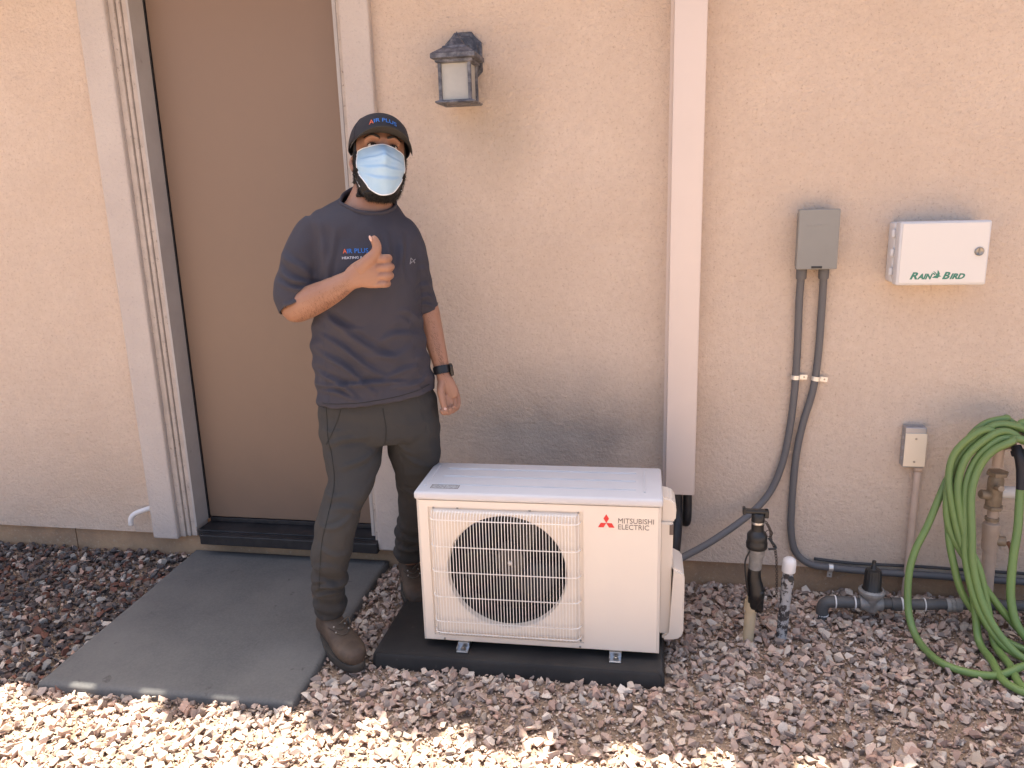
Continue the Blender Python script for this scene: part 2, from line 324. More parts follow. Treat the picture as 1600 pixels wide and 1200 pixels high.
# ------------------------------------------------------------------ ground and gravel
def make_ground():
    n = 2; bm = bmesh.new()
    vs = [bm.verts.new((x, y, -.012)) for x, y in ((-60, -60), (60, -60), (60, 40), (-60, 40))]; bm.faces.new(vs)
    o = obj('ground', bm, 'dirt'); tag(o, 'bare tan dirt under the crushed gravel beside the house', 'ground', kind='structure')
make_ground()
SLAB = [(-2.087, .018), (-1.161, .018), (-1.138, -.985), (-2.045, -1.0)]
PADX0, PADX1, PADY0, PADY1 = -.972, .02, -.715, -.24
def gravel():
    R = np.random.RandomState(3); T = []
    for k in range(48):
        bm = bmesh.new(); asp = (1, R.uniform(.6, .95), R.uniform(.4, .75))
        pts = R.normal(size=(R.randint(8, 12), 3)); pts /= np.linalg.norm(pts, axis=1)[:, None]; pts *= R.uniform(.78, 1.05, size=(len(pts), 1))
        vs = [bm.verts.new(p*np.array(asp)) for p in pts]
        r = bmesh.ops.convex_hull(bm, input=vs); bmesh.ops.delete(bm, geom=[g for g in r['geom_interior'] if isinstance(g, bmesh.types.BMVert)], context='VERTS')
        bmesh.ops.triangulate(bm, faces=bm.faces[:]); bmesh.ops.recalc_face_normals(bm, faces=bm.faces[:]); bm.verts.index_update()
        T.append((np.array([v.co[:] for v in bm.verts]), np.array([[v.index for v in f.verts] for f in bm.faces]))); bm.free()
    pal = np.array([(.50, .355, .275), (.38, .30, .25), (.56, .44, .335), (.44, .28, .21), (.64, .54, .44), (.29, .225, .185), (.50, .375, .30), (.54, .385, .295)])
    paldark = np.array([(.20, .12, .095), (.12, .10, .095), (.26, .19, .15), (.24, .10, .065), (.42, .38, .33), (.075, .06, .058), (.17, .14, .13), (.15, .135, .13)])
    V, F, K = [], [], []; off = 0
    def scatter(x0, x1, y0, y1, dens, s0, s1, zj, pw=1.6):
        nonlocal off
        n = int((x1-x0)*(y1-y0)*dens); X = R.uniform(x0, x1, n); Y = R.uniform(y0, y1, n)
        for x, y in zip(X, Y):
            s = s0+(s1-s0)*R.rand()**pw
            if y > .018-s*.6: continue
            # slab and pad stay free of stones
            xl = -2.087+(y-.018)/(-1.018)*.042; xr = -1.161+(y-.018)/(-1.003)*.023
            if xl+.0 < x < xr-.0 and y > -.992+.25*s*R.rand(): 
                if not (x-xl < .012 and R.rand() < .3): continue
            if PADX0-.4*s < x < PADX1+.4*s and PADY0-.4*s < y < PADY1: continue
            dist = math.exp(-((x+.1)**2/.18+(y+.95)**2/.02))+math.exp(-((x-.9)**2/.05+(y+.78)**2/.01))   # thin patches of bare dirt
            if s > .009 and R.rand() < .55*min(dist, 1): continue
            v, f = T[R.randint(len(T))]; a = R.uniform(0, 2*PI, 3); a[0] = R.normal()*.5; a[1] = R.normal()*.5
            cx, sx, cy, sy, cz, sz = np.cos(a[0]), np.sin(a[0]), np.cos(a[1]), np.sin(a[1]), np.cos(a[2]), np.sin(a[2])
            m = np.array([[cz, -sz, 0], [sz, cz, 0], [0, 0, 1]]) @ np.array([[cy, 0, sy], [0, 1, 0], [-sy, 0, cy]]) @ np.array([[1, 0, 0], [0, cx, -sx], [0, sx, cx]])
            p = (v*s) @ m.T+np.array([x, y, -.010+s*.25+R.rand()*zj]); V.append(p); F.append(f+off); off += len(p)
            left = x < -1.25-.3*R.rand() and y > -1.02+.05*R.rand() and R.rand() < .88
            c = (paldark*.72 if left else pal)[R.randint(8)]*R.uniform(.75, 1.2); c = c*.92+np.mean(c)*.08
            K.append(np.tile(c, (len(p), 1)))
    scatter(-3.9, 2.3, -1.75, .03, 2500, .009, .027, .010, 1.25)
    scatter(-3.9, 2.3, -1.75, .03, 7500, .0025, .009, .004)
    scatter(-3.9, 2.3, -3.6, -1.75, 900, .014, .028, .006)
    V = np.concatenate(V); F = np.concatenate(F); K = np.concatenate(K)
    me = bpy.data.meshes.new('gravel'); me.vertices.add(len(V)); me.vertices.foreach_set('co', V.ravel())
    me.loops.add(len(F)*3); me.loops.foreach_set('vertex_index', F.ravel()); me.polygons.add(len(F))
    me.polygons.foreach_set('loop_start', np.arange(len(F))*3); me.update(calc_edges=True)
    ca = me.color_attributes.new('Col', 'FLOAT_COLOR', 'POINT'); ca.data.foreach_set('color', np.hstack([K, np.ones((len(K), 1))]).ravel())
    me.polygons.foreach_set('use_smooth', [False]*len(F)); o = obj('gravel', me, 'stone'); tag(o, 'crushed pinkish grey gravel covering the ground along the house wall', 'gravel', kind='stuff')
gravel()

def slab():
    bm = bmesh.new(); ring = []
    R = random.Random(4); n = 24
    for k in range(4):
        a, b = Vector(SLAB[k]), Vector(SLAB[(k+1) % 4])
        for i in range(n):
            t = i/n; p = a.lerp(b, t); j = .003*noise.noise(Vector((p.x*9, p.y*9, 0)))+.002*noise.noise(Vector((p.x*30, p.y*30, 3)))
            c = Vector((-1.6, -.48)); d = (p-c).normalized(); p = p+d*j; ring.append(p)
    c = Vector((-1.6, -.48)); L = []
    for sh, z in ((0, -.04), (0, .010), (.006, .018), (.018, .0215), (.03, .022)):
        L.append([Vector((p.x-(p-c).normalized().x*sh, p.y-(p-c).normalized().y*sh, z)) for p in ring])
    ringloft(bm, L)
    tag(obj('concrete_slab', bm, 'concrete', ang=50), 'square dark grey concrete stoop slab on the ground before the door', 'slab')
slab()

# ------------------------------------------------------------------ house
def house():
    h = thing('house', 'peach stucco house wall with a tall brown door in pale trim', 'house')
    bm = bmesh.new(); XL, XR, TOP = -7.0, 6.0, 2.86
    box(bm, XL, -2.14, 0, .2, .10, TOP); box(bm, -1.185, XR, 0, .2, .10, TOP); box(bm, -2.14, -1.185, 0, .2, 2.56, TOP)
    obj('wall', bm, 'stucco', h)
    bm = bmesh.new(); box(bm, XL, -2.705, .018, .22, -.15, .10); box(bm, -2.701, XR, .018, .22, -.15, .10, .002)
    obj('foundation', bm, 'footing', h)
    # stucco-wrapped foam trim round the door, wood moulding and jamb behind it
    for x0, x1, nm in ((-2.262, -2.138, 0), (-1.188, -1.073, 1)):
        obj('door_trim', bx(x0, x1, -.032, .03, .086, 2.56, bev=.008), 'trim', h, smooth=False)
    obj('door_trim', bx(-2.262, -1.073, -.032, .03, 2.562, 2.68, bev=.008), 'trim', h)
    bm = bmesh.new(); box(bm, -2.138, -2.112, -.010, .1, .092, 2.5, bev=.003); box(bm, -2.110, -2.092, -.002, .1, .092, 2.5, bev=.004); box(bm, -2.090, -2.064, .006, .1, .092, 2.5, bev=.003)
    box(bm, -1.207, -1.190, -.006, .1, .092, 2.5, bev=.003)
    obj('moulding', bm, 'wood', h)
    bm = bmesh.new(); box(bm, -2.066, -2.056, .0, .14, .139, 2.5); box(bm, -1.224, -1.209, -.002, .14, .139, 2.5, bev=.002); box(bm, -2.066, -1.209, 0, .14, 2.5, 2.56)
    obj('door_frame', bm, 'jamb', h)
    bm = bmesh.new(); box(bm, -2.056, -2.051, .096, .12, .140, 2.5); box(bm, -1.232, -1.224, .085, .12, .165, 2.5)
    obj('weatherstrip', bm, 'black', h)
    d = obj('door', bx(-2.049, -1.233, .10, .145, .149, 2.495, bev=.004), 'door', h)
    obj('door_sweep', bx(-2.045, -1.233, .094, .15, .127, .147, bev=.002), 'black', d)
    bm = bmesh.new(); lathe(bm, [(.03, 0), (.03, .008), (.013, .012), (.012, .035), (.027, .045), (.029, .06), (.02, .072), (0, .075)], (-1.30, .10, 1.12), (0, -1, 0)); obj('door_knob', bm, 'steel', d, smooth=True)
    bm = bmesh.new(); box(bm, -2.020, -1.186, -.046, .0, .076, .122, bev=.004); box(bm, -2.054, -1.21, .0005, .14, .090, .1255, bev=.003)
    for k in range(2): box(bm, -2.01, -1.19, -.040+k*.020, -.032+k*.020, .1222, .1240)
    obj('threshold', bm, 'black', h)
    # roof: eave with barrel tiles whose edge throws the wavy shadow line
    bm = bmesh.new(); sl = math.tan(math.radians(18)); e = []
    y0, z0 = -.30, 2.74
    vs = [(XL-.3, y0, z0), (XR+.3, y0, z0), (XR+.3, 5, z0+sl*(5-y0)), (XL-.3, 5, z0+sl*(5-y0))]
    a = [bm.verts.new(v) for v in vs]; b = [bm.verts.new((v[0], v[1], v[2]+.05)) for v in vs]
    bm.faces.new(a[::-1]); bm.faces.new(b)
    for k in range(4): bm.faces.new((a[k], a[(k+1) % 4], b[(k+1) % 4], b[k]))
    rf = obj('roof', bm, 'fascia', h)
    obj('fascia', bx(XL-.3, XR+.3, -.325, -.302, 2.66, 2.79, bev=.003), 'fascia', rf)
    bm = bmesh.new(); x = XL-.2; i = 0; rr = random.Random(5)
    while x < XR+.3:
        j = rr.uniform(-.03, .014)
        P = []; n = 8
        for yy in (-.386+j, 5):
            zz = z0+.052+sl*(yy-y0)
            P.append([Vector((x+.085*math.cos(PI*k/n), yy, zz+.07*math.sin(PI*k/n))) for k in range(n+1)]+[Vector((x+.07*math.cos(PI*k/n), yy, zz+.055*math.sin(PI*k/n)-.002)) for k in range(n, -1, -1)])
        ringloft(bm, P)
        x += .255; i += 1
    obj('roof_tiles', bm, 'roof', rf)
    # clay pans between the barrels
    bm = bmesh.new(); box(bm, XL-.3, XR+.3, -.328, -.25, 2.792, 2.806); obj('tile_pan', bm, 'roof', rf)
    # rest of the house so that no sun comes over the back
    bm = bmesh.new(); box(bm, XL, XR, 4.6, 4.8, -.15, 2.86); box(bm, XL, XL+.2, .25, 4.6, -.15, 2.86); box(bm, XR-.2, XR, .25, 4.6, -.15, 2.86); obj('rear_wall', bm, 'stucco', h)
house()

# ------------------------------------------------------------------ wall lantern
def lantern():
    t = thing('wall_lantern', 'weathered black square lantern with frosted glass on the stucco wall', 'wall lamp', (-.728, 0, 1.885))
    zb = 0
    def plate(s, r):   # notched octagon
        a, b, c = .069*s, .088*s, .03*s; pts = []
        for sx, sy in ((1, 1), (-1, 1), (-1, -1), (1, -1)):
            q = [(a*sx, (b-c-.008)*sy), ((a-.010*s)*sx, (b-c)*sy), ((a-c)*sx, (b-.014*s)*sy), ((a-c-.006)*sx, b*sy)]
            pts += q if sx*sy > 0 else q[::-1]
        return pts
    bm = bmesh.new(); prism(bm, plate(1, 0), XZ(0, 0, .165), .010); prism(bm, plate(.82, 0), XZ(0, -.0095, .165), .012); bmesh.ops.bevel(bm, geom=bm.edges[:], offset=.002, segments=1, affect='EDGES')
    obj('back_plate', bm, 'lantern', t, ang=40)
    bm = bmesh.new(); tube(bm, [(0, -.012, .20), (0, -.045, .215), (0, -.085, .205), (0, -.10, .185)], .008); lathe(bm, [(.018, 0), (.016, .012), (.010, .022), (.012, .03), (.004, .044), (0, .05)], (0, -.105, .188)); obj('arm', bm, 'lantern', t, ang=40)
    cy = -.105
    def sq(h, z): return [Vector((sx*h, cy+sy*h, z)) for sx, sy in ((1, 1), (-1, 1), (-1, -1), (1, -1))]
    bm = bmesh.new(); ringloft(bm, [sq(.070, .140), sq(.079, .143), sq(.079, .157), sq(.072, .163), sq(.045, .180), sq(.042, .186), sq(.030, .190), sq(.012, .214), sq(.004, .226)]); obj('cap', bm, 'lantern', t)
    bm = bmesh.new(); ringloft(bm, [sq(.060, .128), sq(.066, .131), sq(.066, .1395), sq(.055, .1396)]); 
    for sx in (-1, 1):
        for sy in (-1, 1): box(bm, sx*.053-.006, sx*.053+.006, cy+sy*.053-.006, cy+sy*.053+.006, .004, .13, bev=.002)
    obj('frame', bm, 'lantern', t)
    bm = bmesh.new(); ringloft(bm, [sq(.060, .006), sq(.070, .002), sq(.071, -.002), sq(.066, -.006)])
    for sx in (-1, 1): lathe(bm, [(.005, -.012), (.006, -.007), (.006, -.004)], (sx*.045, cy-.03, 0))
    obj('base', bm, 'lantern', t)
    obj('glass', bx(-.050, .050, cy-.050, cy+.050, .007, .1275), 'glass', t)
lantern()

# ------------------------------------------------------------------ line-set cover and lines
def lineset():
    t = thing('line_cover', 'tall pale pink duct cover running down the stucco wall behind the outdoor unit', 'pipe cover', (0, 0, 0))
    bm = bmesh.new(); box(bm, .021, .131, -.088, -.006, .415, 2.80, bev=.006)
    obj('cover', bm, 'cover', t, ang=40)
    bm = bmesh.new(); box(bm, .011, .134, -.0058, -.0005, .412, 2.80, bev=.001); obj('base_channel', bm, 'cover', t)
    o = thing('refrigerant_line', 'black foam covered lines dropping from the duct cover to the unit', 'pipe', (0, 0, 0), 0)
    bm = bmesh.new(); tube(bm, [(.062, -.045, .50), (.062, -.045, .40), (.066, -.06, .30), (.055, -.16, .21), (.035, -.30, .20), (.01, -.38, .21)], .024, seg=14); obj('suction_line', bm, 'black', o, smooth=True)
    bm = bmesh.new(); tube(bm, [(.108, -.035, .50), (.108, -.035, .40), (.108, -.03, .29), (.10, .005, .265)], .017, seg=12); obj('wall_line', bm, 'black', o, smooth=True)
    bm = bmesh.new(); tube(bm, [(.040, -.07, .50), (.038, -.08, .38), (.04, -.15, .28), (.03, -.27, .26), (.0, -.38, .28)], .011, seg=12); obj('liquid_line', bm, 'conduit', o, smooth=True)
lineset()

# ------------------------------------------------------------------ electrical box and flexible conduits
def disconnect():
    t = thing('disconnect_box', 'plain grey electrical disconnect box above two grey conduits', 'electrical box', (.528, 0, 1.275))
    obj('enclosure', bx(-.062, .062, -.060, 0, .006, .195, bev=.003), 'graybox', t)
    bm = bmesh.new(); box(bm, -.068, .068, -.076, -.052, .0, .207, bev=.003); obj('lid', bm, 'graybox', t)
    bm = bmesh.new(); box(bm, -.018, .018, -.0785, -.0755, .004, .011, bev=.001); obj('latch', bm, 'black', t)
    bm = bmesh.new(); [box(bm, -.040+k*.011, -.033+k*.011, -.0768, -.0755, .147+.0006*k, .153+.0006*k, bev=.0005) for k in range(7)]; obj('embossing', bm, 'graybox', t)
    for x in (-.042, .034):
        bm = bmesh.new(); lathe(bm, [(.0165, -.038), (.0185, -.034), (.0185, -.004), (.016, .004), (.016, .008)], (x, -.032, 0), seg=20); obj('fitting', bm, 'conduit', t, ang=40)
disconnect()
def conduits():
    pa = [(.486, -.032, 1.262), (.486, -.022, 1.158), (.490, -.016, .95), (.488, -.016, .80), (.478, -.016, .66), (.458, -.02, .53), (.415, -.03, .415), (.335, -.07, .335), (.20, -.16, .266), (.085, -.26, .238), (.035, -.32, .235)]
    pb = [(.562, -.032, 1.262), (.565, -.022, 1.158), (.564, -.016, .95), (.553, -.016, .82), (.525, -.016, .69), (.508, -.016, .56), (.503, -.016, .39), (.507, -.016, .25), (.53, -.018, .165), (.585, -.02, .122), (.66, -.02, .112), (.80, -.018, .103), (1.0, -.018, .100), (1.35, -.018, .094), (2.3, -.018, .09)]
    o = thing('flexible_conduit', 'grey flexible conduit curving left from the grey box to the outdoor unit', 'conduit', (0, 0, 0), 0, 'conduits on the wall')
    bm = bmesh.new(); tube(bm, pa, .0135, seg=14, n=10); obj('tubing', bm, 'conduit', o, smooth=True)
    p = thing('flexible_conduit', 'grey flexible conduit curving right from the grey box along the footing', 'conduit', (0, 0, 0), 0, 'conduits on the wall')
    bm = bmesh.new(); tube(bm, pb, .0135, seg=14, n=10); obj('tubing', bm, 'conduit', p, smooth=True)
    def strap(x, y, z, rot, par):
        m = Matrix.Translation((x, y, z)) @ Matrix.Rotation(rot, 4, 'Y'); bm = bmesh.new(); tube(bm, [(.0155*math.cos(a), .0155*math.sin(a)-.0, 0) for a in np.linspace(0, -PI, 12)], .0018, seg=6, sp=False, ry=.008, up=(1, 0, 0))
        b2 = bmesh.new(); ring = []
        t = bmesh.new(); pr = [(.0162*math.cos(a), .0162*math.sin(a)) for a in np.linspace(0, -PI, 14)]+[(.0145*math.cos(a), .0145*math.sin(a)) for a in np.linspace(-PI, 0, 14)]
        bm.free(); bm = bmesh.new(); prism(bm, pr, Matrix.Translation((0, 0, -.008)), .016)
        box(bm, .015, .042, .0, .0145-.0125, -.009, .009)
        bm.transform(m); s = obj('strap', bm, 'strap', par)
        bm = bmesh.new(); lathe(bm, [(.0035, 0), (.003, .002)], (.031, 0, 0), (0, -1, 0), 10); bm.transform(m); obj('screw', bm, 'screw', s)
    strap(.489, -.016, .872, 0, o); strap(.561, -.016, .868, .12, p); strap(.66, -.019, .112, PI/2+.05, p)
    c = thing('cable', 'thin black cable running along the bottom of the wall behind the hose', 'cable', (0, 0, 0))
    bm = bmesh.new(); tube(bm, [(.60, -.008, .140), (.75, -.006, .128), (1.0, -.006, .128), (1.3, -.006, .122), (2.3, -.006, .118)], .006, seg=8); obj('wire', bm, 'darkconduit', c, smooth=True)
conduits()

# ------------------------------------------------------------------ irrigation controller
def controller():
    t = thing('irrigation_controller', 'white irrigation timer box with green lettering and round lock', 'controller box', (.775, 0, 1.222))
    W, H = .282, .213
    obj('housing', bx(.0, W, -.075, 0, .004, H-.004, bev=.008, seg=3), 'rbside', t, ang=40)
    bm = bmesh.new(); box(bm, .002, W+.002, -.128, -.077, 0, H, bev=.007, seg=3); lid = obj('lid', bm, 'rbside', t, ang=40)
    obj('front_panel', bx(.010, W-.004, -.1305, -.1275, .008, H-.006, bev=.0014), 'rbwhite', lid)
    for z in (.03, .095, .16):
        bm = bmesh.new(); lathe(bm, [(.006, 0), (.007, .002), (.007, .024), (.006, .026)], (-.003, -.077, z), seg=12); obj('hinge', bm, 'rbside', t, smooth=True)
    bm = bmesh.new(); lathe(bm, [(.0145, 0), (.0145, .004), (.012, .0065), (.009, .005), (.0, .005)], (W-.030, -.130, .112), (0, -1, 0), 24); box(bm, W-.0315, W-.0285, -.1375, -.1345, .104, .120); obj('lock', bm, 'lockm', t, ang=35)
    bm = bmesh.new(); zb = .022; y = -.1306
    for s, sz, x, wd in (('R', .032, .044, .026), ('AIN', .0245, .067, .050), ('B', .032, .146, .025), ('IRD', .0245, .169, .048)):
        join(bm, text_bm(s, sz, shear=.35, bold=.0013, ext=.0002, width=wd), XZ(x, y, zb))
    for poly in ([(.114, .004), (.122, .010), (.127, .012), (.124, .018), (.116, .026), (.122, .024), (.130, .016), (.130, .030), (.134, .026), (.138, .018), (.137, .012), (.143, .008), (.136, .007), (.132, .002), (.124, .003)],
                 [(.113, .022), (.121, .019), (.125, .0135), (.120, .013)]):
        prism(bm, poly, XZ(0, y, zb), .0003)
    obj('lettering', bm, 'rbgreen', t)
controller()

# ------------------------------------------------------------------ small outlet box with painted riser
def outlet():
    t = thing('outlet_box', 'small metal outlet box with cream cover plate on painted conduit', 'outlet box', (.915, 0, .545))
    obj('box', bx(-.036, .036, -.045, 0, -.004, .150, bev=.003), 'zinc', t)
    obj('cover_plate', bx(-.036, .038, -.049, -.0455, .002, .128, bev=.0012), 'plate', t)
    bm = bmesh.new()
    for x in (-.018, .018): lathe(bm, [(.011, 0), (.0115, .002), (.009, .0028), (0, .0028)], (x, -.022, .1498), seg=16)
    for z in (.025, .065, .105): lathe(bm, [(.0095, 0), (.009, .002), (0, .002)], (-.0358, -.022, z), (-1, 0, 0), 14)
    islands('knockout', bm, 'zinc', t)
    bm = bmesh.new()
    for z in (.020, .108): lathe(bm, [(.0042, 0), (.0036, .0022), (0, .0024)], (.001, -.049, z), (0, -1, 0), 12)
    islands('screw', bm, 'screw', t)
    bm = bmesh.new(); tube(bm, [(.024, -.024, -.003), (.024, -.024, -.30), (.020, -.024, -.56)], .0125, seg=14); lathe(bm, [(.016, -.022), (.016, -.004)], (.024, -.024, 0), seg=16); obj('conduit', bm, 'pvcpaint', t, smooth=True)
outlet()

# ------------------------------------------------------------------ irrigation parts standing in the gravel
def risers():
    t = thing('irrigation_riser', 'cream pipe riser wrapped in black tape with a black valve head and hanging chain', 'pipe riser', (.312, -.39, -.02))
    bm = bmesh.new(); tube(bm, [(0, 0, 0), (.006, 0, .12), (.010, 0, .19)], .0195, seg=18); lathe(bm, [(.024, 0), (.024, .035)], (.007, 0, .135), (.05, 0, 1)); obj('pipe', bm, 'pvccream', t, ang=40)
    bm = bmesh.new(); tube(bm, [(.013, -.004, .150), (.021, -.006, .20), (.012, -.002, .26), (.014, 0, .30)], [.022, .030, .024, .021], seg=14); tube(bm, [(.03, -.01, .14), (.028, -.012, .22)], [.017, .02], seg=10); obj('tape_wrap', bm, 'tape', t, smooth=True)
    bm = bmesh.new(); lathe(bm, [(.022, 0), (.023, .04), (.029, .052), (.029, .075), (.024, .078)], (.014, 0, .295), (.02, 0, 1)); obj('adapter', bm, 'clearbody', t, ang=40)
    bm = bmesh.new(); lathe(bm, [(.033, 0), (.036, .004), (.036, .022), (.033, .028), (.034, .034), (.034, .050), (.028, .058), (.021, .066), (.021, .088), (.022, .092), (.022, .125), (.018, .130)], (.016, 0, .372), (.0, 0, 1), 24)
    hd = obj('valve_head', bm, 'blackplastic', t, ang=40)
    bm = bmesh.new(); lathe(bm, [(.0222, 0), (.0226, .002), (.0226, .006), (.0222, .008)], (.016, 0, .463)); obj('band', bm, 'steel', hd)
    bm = bmesh.new(); box(bm, -.034, .050, -.012, .010, .500, .514, bev=.004); box(bm, -.036, -.026, -.013, .011, .496, .520, bev=.003); box(bm, .036, .050, -.013, .011, .486, .514, bev=.003); obj('handle', bm, 'blackplastic', t)
    bm = bmesh.new(); P = spline([(.040, -.01, .475), (.056, -.014, .445), (.060, -.016, .41), (.072, -.02, .385), (.080, -.02, .34), (.085, -.02, .27), (.088, -.015, .2)], 9)
    for i in range(0, len(P)-1):
        a, b = P[i], P[i+1]; d = (b-a).normalized(); u = Vector((0, 1, 0)) if i % 2 else Vector((1, 0, .1)).cross(d).normalized(); v = d.cross(u); u = v if i % 2 else u; c = (a+b)/2
        tube(bm, [c+d*(.0075*math.cos(q))+u*(.004*math.sin(q)) for q in np.linspace(0, 2*PI, 9)[:-1]], .0011, seg=5, n=1, closed=True)
    tube(bm, [(.052+.012*math.cos(q), -.016, .435+.012*math.sin(q)) for q in np.linspace(0, 2*PI, 13)[:-1]], .0013, seg=5, n=1, closed=True)
    obj('chain', bm, 'chain', t)
    bm = bmesh.new(); tube(bm, [(-.006, -.015, .37), (-.022, -.02, .33), (-.018, -.022, .27), (-.006, -.02, .2)], .003, seg=8); tube(bm, [(.05, -.02, .42), (.075, -.03, .39), (.05, -.035, .385)], .004, seg=8); obj('drip_tube', bm, 'blackplastic', t, smooth=True)
    t = thing('capped_pipe', 'leaning paint peeled pipe with a white cap standing in the gravel', 'pipe', (.428, -.375, -.02))
    bm = bmesh.new(); tube(bm, [(0, 0, 0), (.012, 0, .29)], .0185, seg=18); lathe(bm, [(.021, 0), (.021, .03)], (.010, 0, .225), (.04, 0, 1)); obj('shaft', bm, 'oldpipe', t, ang=40)
    bm = bmesh.new(); lathe(bm, [(.0225, 0), (.0232, .003), (.0232, .034), (.021, .045), (.013, .052), (0, .054)], (.012, 0, .282), (.04, 0, 1)); obj('end_cap', bm, 'pvcwhite', t, smooth=True, ang=50)
    bm = bmesh.new(); lathe(bm, [(.010, 0), (.011, .004), (0, .005)], (.018, -.017, .262), (.2, -1, .3), 14); obj('plug', bm, 'blackplastic', t)
    t = thing('filter_pipe', 'grey irrigation pipe with an upright black filter lying along the wall', 'irrigation pipe', (0, -.20, .055))
    bm = bmesh.new(); tube(bm, [(.60, -.002, -.065), (.600, 0, -.02), (.612, 0, .002), (.64, 0, .008), (.70, 0, .009)], .022, seg=16); tube(bm, [(.70, 0, .009), (.95, 0, .018), (1.04, 0, .026), (1.5, 0, .045)], .0195, seg=16); lathe(bm, [(.024, 0), (.024, .035)], (.835, 0, .013), (1, 0, .03)); obj('pipe', bm, 'pvcgray', t, ang=50)
    bm = bmesh.new()
    for x, dz, L in ((.640, .008, .004), (.708, .009, .004), (.868, .015, .006), (.946, .018, .003)): lathe(bm, [(.0235, 0), (.0245, .001), (.0245, L), (.0235, L+.001)], (x, 0, dz), (1, 0, .03))
    lathe(bm, [(.022, 0), (.023, .002), (.023, .005), (.022, .006)], (.600, 0, -.048), (0, 0, 1))
    islands('joint_ring', bm, 'pvcwhite', t, ang=40)
    bm = bmesh.new(); lathe(bm, [(.023, 0), (.0245, .002), (.0245, .012), (.022, .014), (.0245, .016), (.0245, .026), (.022, .028), (.0245, .03), (.0245, .045), (.023, .05)], (1.02, 0, .022), (1, 0, .04)); obj('coupling', bm, 'clearbody', t, ang=40)
    bm = bmesh.new(); lathe(bm, [(.005, -.03), (.022, -.028), (.028, -.02), (.030, .02), (.032, .028), (.045, .040), (.046, .046), (.046, .052), (.040, .058)], (.766, 0, .012)); lathe(bm, [(.026, -.04), (.028, -.036), (.028, .036), (.026, .04)], (.766, 0, .012), (1, 0, .02)); fb = obj('filter_body', bm, 'clearbody', t, ang=40)
    bm = bmesh.new(); n = 20; R = []
    for h, r in ((.054, .036), (.060, .036), (.066, .031), (.128, .0285), (.136, .026), (.138, .012), (.141, .009), (.152, .009), (.154, .007), (.17, .007)):
        R.append([Vector((.766+(r*(1-.08*(k % 2)*(r > .02)))*math.cos(2*PI*k/(2*n)), (r*(1-.08*(k % 2)*(r > .02)))*math.sin(2*PI*k/(2*n)), .010+h)) for k in range(2*n)])
    ringloft(bm, R); obj('filter_cap', bm, 'blackplastic', t, ang=60)
    # faucet riser
    t = thing('faucet_riser', 'old corroded faucet riser with valves standing behind the green hose', 'faucet', (1.18, -.115, -.02))
    bm = bmesh.new(); tube(bm, [(.008, 0, 0), (0, 0, .2), (-.006, 0, .34)], .0215, seg=16); lathe(bm, [(.026, 0), (.027, .06), (.028, .062), (.028, .10), (.024, .103)], (-.005, 0, .285), (-.02, 0, 1)); lathe(bm, [(.018, 0), (.018, .11)], (-.007, 0, .38)); lathe(bm, [(.017, 0), (.017, .10)], (-.012, 0, .60)); islands('riser_pipe', bm, 'pvcpaint', t, ang=40)
    bm = bmesh.new()
    for z0, r in ((.395, .021), (.440, .030), (.568, .034)): lathe(bm, [(r, 0), (r+.002, .002), (r+.002, .012), (r, .014)], (-.008, 0, z0), seg=6 if r > .025 else 18)
    lathe(bm, [(.023, 0), (.026, .01), (.026, .10), (.022, .115)], (-.010, 0, .45)); lathe(bm, [(.017, 0), (.017, .05), (.013, .055)], (-.010, 0, .49), (-1, -.3, .2)); lathe(bm, [(.009, 0), (.010, .045)], (-.02, -.03, .53), (0, -1, .3), 12)
    lathe(bm, [(.014, 0), (.018, .004), (.018, .05)], (-.008, 0, .32), (1, -.2, 0), 14)
    lathe(bm, [(.018, 0), (.018, .035), (.014, .05)], (-.012, 0, .675), (.55, -.4, .35), 14); islands('valve_body', bm, 'bronze', t, ang=40)
    bm = bmesh.new(); lathe(bm, [(.019, 0), (.022, .004), (.022, .055), (.019, .06)], (.01, 0, .505), (1, 0, 0), 18); obj('side_outlet', bm, 'pvcwhite', t, ang=40)
    bm = bmesh.new(); lathe(bm, [(.008, 0), (.008, .035)], (.025, -.02, .70), (.1, -.5, .8), 10); m = Vector((.03, -.037, .735)); tube(bm, [m+Vector((-.035, -.004, .014)), m, m+Vector((.038, .004, -.012))], [.008, .0065, .008], seg=8, ry=[.004, .004, .004]); obj('tap_handle', bm, 'bronze', t, smooth=True)
    bm = bmesh.new(); tube(bm, [(.045, -.015, .322), (.060, -.02, .29), (.062, -.02, .20)], .0075, seg=8, ry=.0025); obj('lever', bm, 'rust', t, smooth=True)
    bm = bmesh.new(); tube(bm, [(.02, .085, .742), (-.02, .02, .735), (-.040, -.06, .722), (-.042, -.075, .742)], .006, seg=8); obj('hanger_hook', bm, 'zinc', t, smooth=True)
    e = thing('drain_elbow', 'white plastic drain stub bent downward beside the left door trim', 'drain pipe', (-2.262, 0, .225))
    bm = bmesh.new(); tube(bm, [(.0, .0, .0), (-.035, -.028, -.006), (-.066, -.045, -.017), (-.083, -.052, -.038), (-.086, -.053, -.068)], .0115, seg=16, n=6); obj('pipe', bm, 'pvcwhite', e, smooth=True)
risers()

